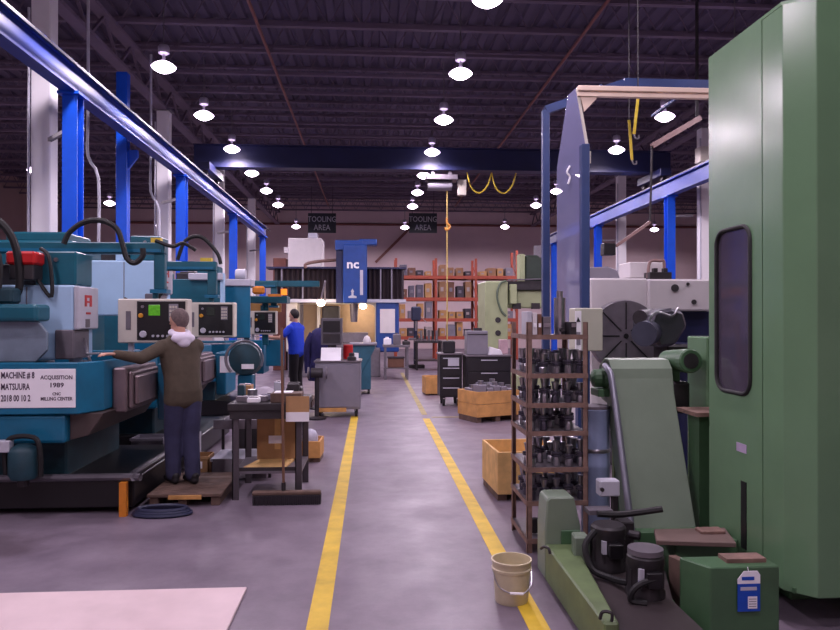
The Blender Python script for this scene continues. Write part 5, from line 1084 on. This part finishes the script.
# things hanging from the rail
for i, (u, v0, v1, Y, m_, lab) in enumerate(((638, 98, 134, 8.6, mYCORD, 'yellow strap hanging below the cream rail, leftmost'), (629, 120, 160, 9.4, mYCORD, 'yellow strap with bent end hanging left of the roof lamp'))):
    a, c = P(u, v0, Y), P(u - 4 if i == 0 else u + 3, v1, Y)
    r = thing('hanging_strap', (a.x, Y, c.z), lab, 'strap', 'yellow straps')
    part('webbing', B().bar(a, c, 0.035, 0.008), m_, r); part('hook', B().tube([c, c + Vector((0.02, 0, -0.05)), c + Vector((0.06, 0, -0.05)), c + Vector((0.06, 0, -0.01))], 0.01, n=6), mSTEEL, r); part('line', B().cyl(a, a + Vector((0, 0, (7.76 - a.z))), 0.008, n=5), mDARK, r)
gj = thing('arm_hoist', (X(648, 12.0), 12.0, 3.9), 'pinkish jointed hoist arm below the right crane rail', 'hoist arm')
a, b_, c = P(600, 256, 12.0), P(648, 180, 12.0), P(690, 130, 12.0)
part('lower_arm', B().bar(P(616, 246, 12.0), P(650, 222, 12.0), 0.05, 0.05), MATS['pinkish_pipe'], gj); 
part('upper_arm', B().bar(P(652, 146, 12.0), P(700, 118, 12.0), 0.09, 0.09), MATS['pinkish_pipe'], gj)
part('drop', B().cyl(P(650, 222, 12.0), P(652, 146, 12.0), 0.02, n=8), mDARK, gj)
part('hanger', B().cyl(P(697, 120, 12.0), P(697, 120, 12.0) + Vector((0, 0, 7.76 - P(697, 120, 12.0).z)), 0.03, n=8), mDARK, gj)
part('end_box', B().pb(604, 616, 243, 255, 11.95, 0.2), mBLACK, gj, bevel=0.01)
sc_ = solo('roof_junction_box', B().pb(700, 709, 146, 162, 17.6, 0.3), mCREAM, 'cream end stop box at the near end of the right crane rail', 'end stop', bevel=0.02)

# ================================================================== PEOPLE
def ball(b, c, r, sc=(1, 1, 1), rot=None, u=14, v=9):
    vs = []; c = Vector(c)
    for a in range(1, v):
        t = math.pi * a / v
        for k in range(u):
            q = Vector((r * sc[0] * math.sin(t) * math.cos(2 * math.pi * k / u), r * sc[1] * math.sin(t) * math.sin(2 * math.pi * k / u), -r * sc[2] * math.cos(t)))
            vs.append(c + (rot @ q if rot else q))
    e = Vector((0, 0, r * sc[2])); e = rot @ e if rot else e; vs += [c - e, c + e]; n_ = (v - 1) * u
    fs = [(a * u + k, a * u + (k + 1) % u, (a + 1) * u + (k + 1) % u, (a + 1) * u + k) for a in range(v - 2) for k in range(u)]
    fs += [((k + 1) % u, k, n_) for k in range(u)] + [((v - 2) * u + k, (v - 2) * u + (k + 1) % u, n_ + 1) for k in range(u)]
    b.add(vs, fs)
def blob(caps, voxel, smooth=4, balls=()):
    "tapered capsules and ellipsoids fused into one continuous skin"
    b = B()
    for p0, r0, p1, r1 in caps:
        p0, p1 = Vector(p0), Vector(p1); ball(b, p0, r0)
        if (p1 - p0).length > 1e-4: ball(b, p1, r1); b.cyl(p0, p1, r0, r1, 16)
    for c, r, sc, rot in balls: ball(b, c, r, sc, rot, 20, 14)
    me = bpy.data.meshes.new('tmp'); me.from_pydata(b.v, [], b.f)
    ob = bpy.data.objects.new('tmp', me)
    rm = ob.modifiers.new('r', 'REMESH'); rm.mode = 'VOXEL'; rm.voxel_size = voxel
    sm_ = ob.modifiers.new('s', 'SMOOTH'); sm_.factor = 0.5; sm_.iterations = smooth
    out = evaluated_mesh(ob)
    bpy.data.objects.remove(ob); bpy.data.meshes.remove(me)
    for p in out.polygons: p.use_smooth = True
    return out
def bpart(name, me, mat, parent, label=None):
    me.materials.clear(); me.materials.append(mat); me.name = name
    o = bpy.data.objects.new(name, me); COL.objects.link(o); o.parent = parent; ORG[o.name] = ORG[parent.name]
    if label: o['label'] = label
    return o
def ik(sh, tgt, l1, l2, hint):
    d = tgt - sh; L = min(d.length, (l1 + l2) * 0.995); d = d.normalized(); a = (l1 * l1 - l2 * l2 + L * L) / (2 * L)
    h = math.sqrt(max(l1 * l1 - a * a, 0)); n_ = (hint - d * hint.dot(d)).normalized()
    return sh + d * a + n_ * h, sh + d * L
def hand(wr, d, nrm, side, s, curl):
    "palm, four bent fingers of unequal length and a thumb off the side of the palm"
    d = d.normalized(); nrm = (nrm - d * nrm.dot(d)).normalized(); lat = d.cross(nrm) * side      # lat: towards the thumb
    caps = []; L = [0.072, 0.080, 0.074, 0.058]
    for k in range(4):
        o = lat * (0.030 - 0.0200 * k) * s; kn = wr + d * (0.088 - 0.004 * abs(k - 1)) * s + o
        caps.append((wr + o * 0.6 + d * 0.012, 0.014 * s, kn, 0.0115 * s))
        p = kn; a = curl * 0.5
        for j, fr_ in enumerate((0.45, 0.30, 0.25)):
            q = p + (d * math.cos(a) + nrm * math.sin(a)) * L[k] * fr_ * s
            caps.append((p, (0.0098 - 0.0009 * j) * s, q, (0.0090 - 0.0009 * j) * s)); p = q; a += curl
    t0 = wr + d * 0.025 * s + lat * 0.028 * s; t1 = t0 + (d * 0.6 + lat * 0.75 + nrm * 0.25).normalized() * 0.038 * s; t2 = t1 + (d * 0.92 + lat * 0.25 + nrm * 0.3).normalized() * 0.034 * s
    caps += [(t0, 0.014 * s, t1, 0.0115 * s), (t1, 0.0110 * s, t2, 0.009 * s)]
    return caps
SKIN = M('skin', (198, 150, 128), 0.55, var=0.08, scale=20, bump=0.01)
EYEW = M('eye_white', (230, 228, 226), 0.3, var=0, bump=0); EYED = M('eye_dark', (40, 30, 26), 0.2, var=0, bump=0); LIP = M('lips', (158, 92, 86), 0.5, var=0.05)
def person(base, ang, H, label, look, lhand, rhand, feet, shirt, pants, shoe, hair, sleeves='long', hood=None, lean=0.04, headtilt=0.0):
    s = H / 1.75; b = Vector(base); f = Vector((math.sin(ang) * -1, math.cos(ang), 0)); r = Vector((f.y, -f.x, 0)); up = Vector((0, 0, 1))
    root = thing('person', base, label, 'person')
    pel = Vector((0, 0, 0.93)) * s; lum = pel + up * 0.17 * s + f * lean * 0.4; che = pel + up * 0.36 * s + f * lean; nk = pel + up * 0.56 * s + f * (lean + 0.01)
    hd = nk + up * 0.155 * s + f * 0.025 * s
    lf = Vector((-math.sin(look), math.cos(look), 0)); lr = Vector((lf.y, -lf.x, 0))
    caps = [(pel, 0.095 * s, lum, 0.085 * s), (lum, 0.085 * s, che, 0.092 * s), (che, 0.09 * s, nk - up * 0.05 * s, 0.055 * s), (nk - up * 0.06 * s, 0.056 * s, nk + up * 0.10 * s, 0.054 * s)]
    sh = {}; cl_top = []; cl_bot = []; arms = []
    for sd, tgt in ((-1, lhand), (1, rhand)):
        S = che + r * sd * 0.175 * s + up * 0.10 * s; caps.append((che + r * sd * 0.07 * s + up * 0.05 * s, 0.075 * s, S, 0.056 * s)); caps.append((lum + r * sd * 0.06 * s, 0.07 * s, che + r * sd * 0.07 * s, 0.075 * s))
        T = Vector(tgt) - b; el, wr = ik(S, T, 0.30 * s, 0.265 * s, Vector((0, 0, -1)) - f * 0.35 + r * sd * 0.35)
        arms.append((S, el, wr)); d = (wr - el).normalized()
        caps += [(S, 0.052 * s, el, 0.040 * s), (el, 0.040 * s, wr, 0.027 * s)]
        hdir = Vector((d.x, d.y, d.z * 0.4)).normalized()
        caps += hand(wr + hdir * 0.005, hdir, Vector((0, 0, -1)), sd, s, 0.32)
    legs = []
    for sd, (fx, fy_) in ((-1, feet[0]), (1, feet[1])):
        hp = pel + r * sd * 0.09 * s - up * 0.03 * s; an = Vector((fx, fy_, 0.085 * s)); kn = (hp + an) / 2 + f * 0.035 * s
        caps += [(hp, 0.082 * s, kn, 0.056 * s), (kn, 0.055 * s, an, 0.037 * s), (an - up * 0.03 - f * 0.03, 0.035 * s, an - up * 0.045 * s + f * 0.12 * s, 0.03 * s)]
        legs.append((hp, kn, an))
    hrot = Matrix((lr, lf, up)).transposed()
    balls = [(hd + up * 0.02 * s, 0.1, (0.80 * s, 0.97 * s, 1.12 * s), hrot), (hd + lf * 0.022 * s - up * 0.055 * s, 0.07, (0.82 * s, 0.95 * s, 0.95 * s), hrot)]
    caps += [(hd + lf * 0.088 * s + up * 0.012 * s, 0.010 * s, hd + lf * 0.108 * s - up * 0.022 * s, 0.013 * s), (hd + lf * 0.078 * s - up * 0.088 * s, 0.022 * s, hd + lf * 0.07 * s - up * 0.085 * s, 0.022 * s)]
    for sd in (-1, 1): caps += [(hd + lr * sd * 0.074 * s - lf * 0.008 + up * 0.015 * s, 0.013 * s, hd + lr * sd * 0.076 * s - lf * 0.004 - up * 0.018 * s, 0.010 * s), (hd + lf * 0.078 * s + lr * sd * 0.03 * s + up * 0.03 * s, 0.012 * s, hd + lf * 0.086 * s + lr * sd * 0.012 * s + up * 0.032 * s, 0.010 * s)]
    body = bpart('body', blob(caps, 0.007, 2, balls), SKIN, root)
    for sd in (-1, 1):
        e = hd + lf * 0.083 * s + lr * sd * 0.03 * s + up * 0.012 * s
        bpart('eye', blob([(e, 0.011 * s, e, 0.011 * s)], 0.003, 1), EYEW, root); bpart('pupil', blob([(e + lf * 0.009, 0.005, e + lf * 0.009, 0.005)], 0.002, 1), EYED, root)
    mth = hd + lf * 0.093 * s - up * 0.055 * s
    bpart('mouth', blob([(mth - lr * 0.018 * s - lf * 0.006, 0.006, mth + lr * 0.018 * s - lf * 0.006, 0.006), (mth, 0.006, mth, 0.006)], 0.003, 2), LIP, root)
    # hair: cap over the upper and back skull
    hm = blob([], 0.008, 2, [(hd + up * 0.028 * s - lf * 0.010, 0.1, (0.90 * s, 1.04 * s, 1.14 * s), hrot)])
    bmh = bmesh.new(); bmh.from_mesh(hm)
    cut = [v for v in bmh.verts if (v.co - hd).dot(lf) * 1.0 - (v.co - hd).dot(up) * 0.9 > -0.005 * s and (v.co - hd).dot(lf) > -0.03 or (v.co - hd).dot(up) < -0.065 * s]
    bmesh.ops.delete(bmh, geom=cut, context='VERTS'); bmh.to_mesh(hm); bmh.free()
    bpart('hair', hm, hair, root)
    # clothes
    t = 0.018 * s
    tc = []
    prof_t = [(-0.10 if sleeves == 'long' else -0.03, 0.095, 0.108), (0.0, 0.085, 0.115), (0.10, 0.070, 0.120), (0.17, 0.066, 0.122), (0.26, 0.078, 0.122), (0.36, 0.092, 0.120), (0.43, 0.100, 0.108), (0.49, 0.085, 0.085), (0.53, 0.055, 0.070)]
    for k in range(len(prof_t) - 1):
        (za, wa, ra), (zb, wb2, rb) = prof_t[k], prof_t[k + 1]
        for q in range(4):
            t_ = q / 4; zz = za + (zb - za) * t_; ww = wa + (wb2 - wa) * t_; rr_ = (ra + (rb - ra) * t_) * s
            if k == 0 and q == 0: zz += rr_ * 0.45
            cc = pel + up * zz * s + f * lean * max(0, min(1, zz / 0.36))
            tc.append((cc - r * ww * s, rr_, cc + r * ww * s, rr_))
    for sd, (S, el, wr) in zip((-1, 1), arms):
        tc.append((che + r * sd * 0.08 * s + up * 0.05 * s, 0.100 * s, S - up * 0.005, 0.082 * s))
        if sleeves == 'long': tc += [(S, 0.074 * s, el, 0.062 * s), (el, 0.060 * s, wr - (wr - el) * 0.06, 0.044 * s), (wr - (wr - el) * 0.10, 0.046 * s, wr - (wr - el) * 0.03, 0.042 * s)]
        else: tc.append((S, 0.076 * s, S + (el - S) * 0.62, 0.066 * s))
    top = bpart('jacket' if sleeves == 'long' else 'shirt', blob(tc, 0.011, 4), shirt, root)
    pc = [(pel - r * 0.07 * s, 0.098 * s, pel + r * 0.07 * s, 0.098 * s)]
    for sd, (hp, kn, an) in zip((-1, 1), legs): pc += [(hp, 0.108 * s, kn, 0.088 * s), (kn, 0.086 * s, an + up * 0.02, 0.078 * s), (pel + r * sd * 0.07 * s, 0.098 * s, hp, 0.104 * s), (an + up * 0.03, 0.074 * s, an + up * 0.008, 0.074 * s)]
    bpart('trousers', blob(pc, 0.011, 3), pants, root)
    for (hp, kn, an) in legs:
        heel = Vector((an.x, an.y, 0.042 * s)) - f * 0.05; toe = Vector((an.x, an.y, 0.036 * s)) + f * 0.16 * s
        bm_s = blob([(heel, 0.042 * s, toe, 0.036 * s), (heel + up * 0.04, 0.042 * s, heel + f * 0.05 + up * 0.03, 0.045 * s)], 0.009, 2)
        for v in bm_s.vertices: v.co.z = max(v.co.z, 0.001)
        bpart('shoe', bm_s, shoe, root)
    if hood:
        ring_ = [nk + up * (0.035 - 0.02 * math.cos(k * math.pi / 6)) * s + (-f * math.cos(k * math.pi / 6) * 0.075 + r * math.sin(k * math.pi / 6) * 0.085) * s for k in range(13)]
        hrot2 = Matrix((r, f, up)).transposed()
        bpart('hood', blob([(ring_[k], 0.034 * s, ring_[k + 1], 0.034 * s) for k in range(12)], 0.009, 4, [(nk - f * 0.085 * s - up * 0.015 * s, 0.1, (1.28 * s, 0.62 * s, 0.62 * s), hrot2), (nk - f * 0.10 * s - up * 0.055 * s, 0.08, (0.9 * s, 0.62 * s, 0.7 * s), hrot2)]), hood, root, 'white hood lying on the shoulders')
    return root
olive = M('olive_brown_cloth', (80, 70, 58), 0.9, var=0.25, scale=9, bump=0.06, fine=40)
navyj = M('navy_denim', (52, 52, 82), 0.9, var=0.22, scale=8, bump=0.05, fine=50)
shoe_ = M('dark_shoe', (30, 27, 32), 0.6, var=0.2); greyh = M('grey_brown_hair', (108, 92, 92), 0.8, var=0.35, scale=40); darkh = M('dark_hair', (34, 24, 26), 0.6, var=0.3, scale=40)
whitec = M('white_cotton', (226, 220, 236), 0.9, var=0.06, scale=8); blues = M('royal_blue_cotton', (22, 62, 200), 0.85, var=0.15, scale=8); blackp = M('black_cotton', (32, 28, 34), 0.9, var=0.2)
p1 = person((-1.87, 7.30, 0.1155), math.radians(38), 1.70, 'man in an olive jacket with white hood reaching out to the machine', math.radians(62),
            (-2.37, 6.84, 1.415), (-2.08, 7.75, 1.18), ((-0.09, -0.02), (0.10, -0.03)), olive, navyj, shoe_, greyh, 'long', whitec, lean=0.08)
pl2 = thing('timber_platform', (-1.5, 14.6, 0), 'low timber platform under the blue-shirted man', 'platform')
for i in range(5): part('deck_plank', B().box(-1.85, -1.15, 14.2 + i * 0.16, 14.35 + i * 0.16, 0.12, 0.15), mWOODD, pl2)
for x in (-1.82, -1.25): part('runner', B().box(x, x + 0.08, 14.2, 14.99, 0, 0.12), mWOODD, pl2)
p2 = person((-1.50, 14.55, 0.1505), math.radians(58), 1.75, 'man in a bright blue T-shirt and black trousers working at a control', math.radians(66),
            (-2.06, 14.20, 1.38), (-2.00, 14.80, 1.30), ((-0.02, -0.11), (0.03, 0.11)), blues, blackp, shoe_, darkh, 'short')

bpy.data.scenes.remove(TMP)
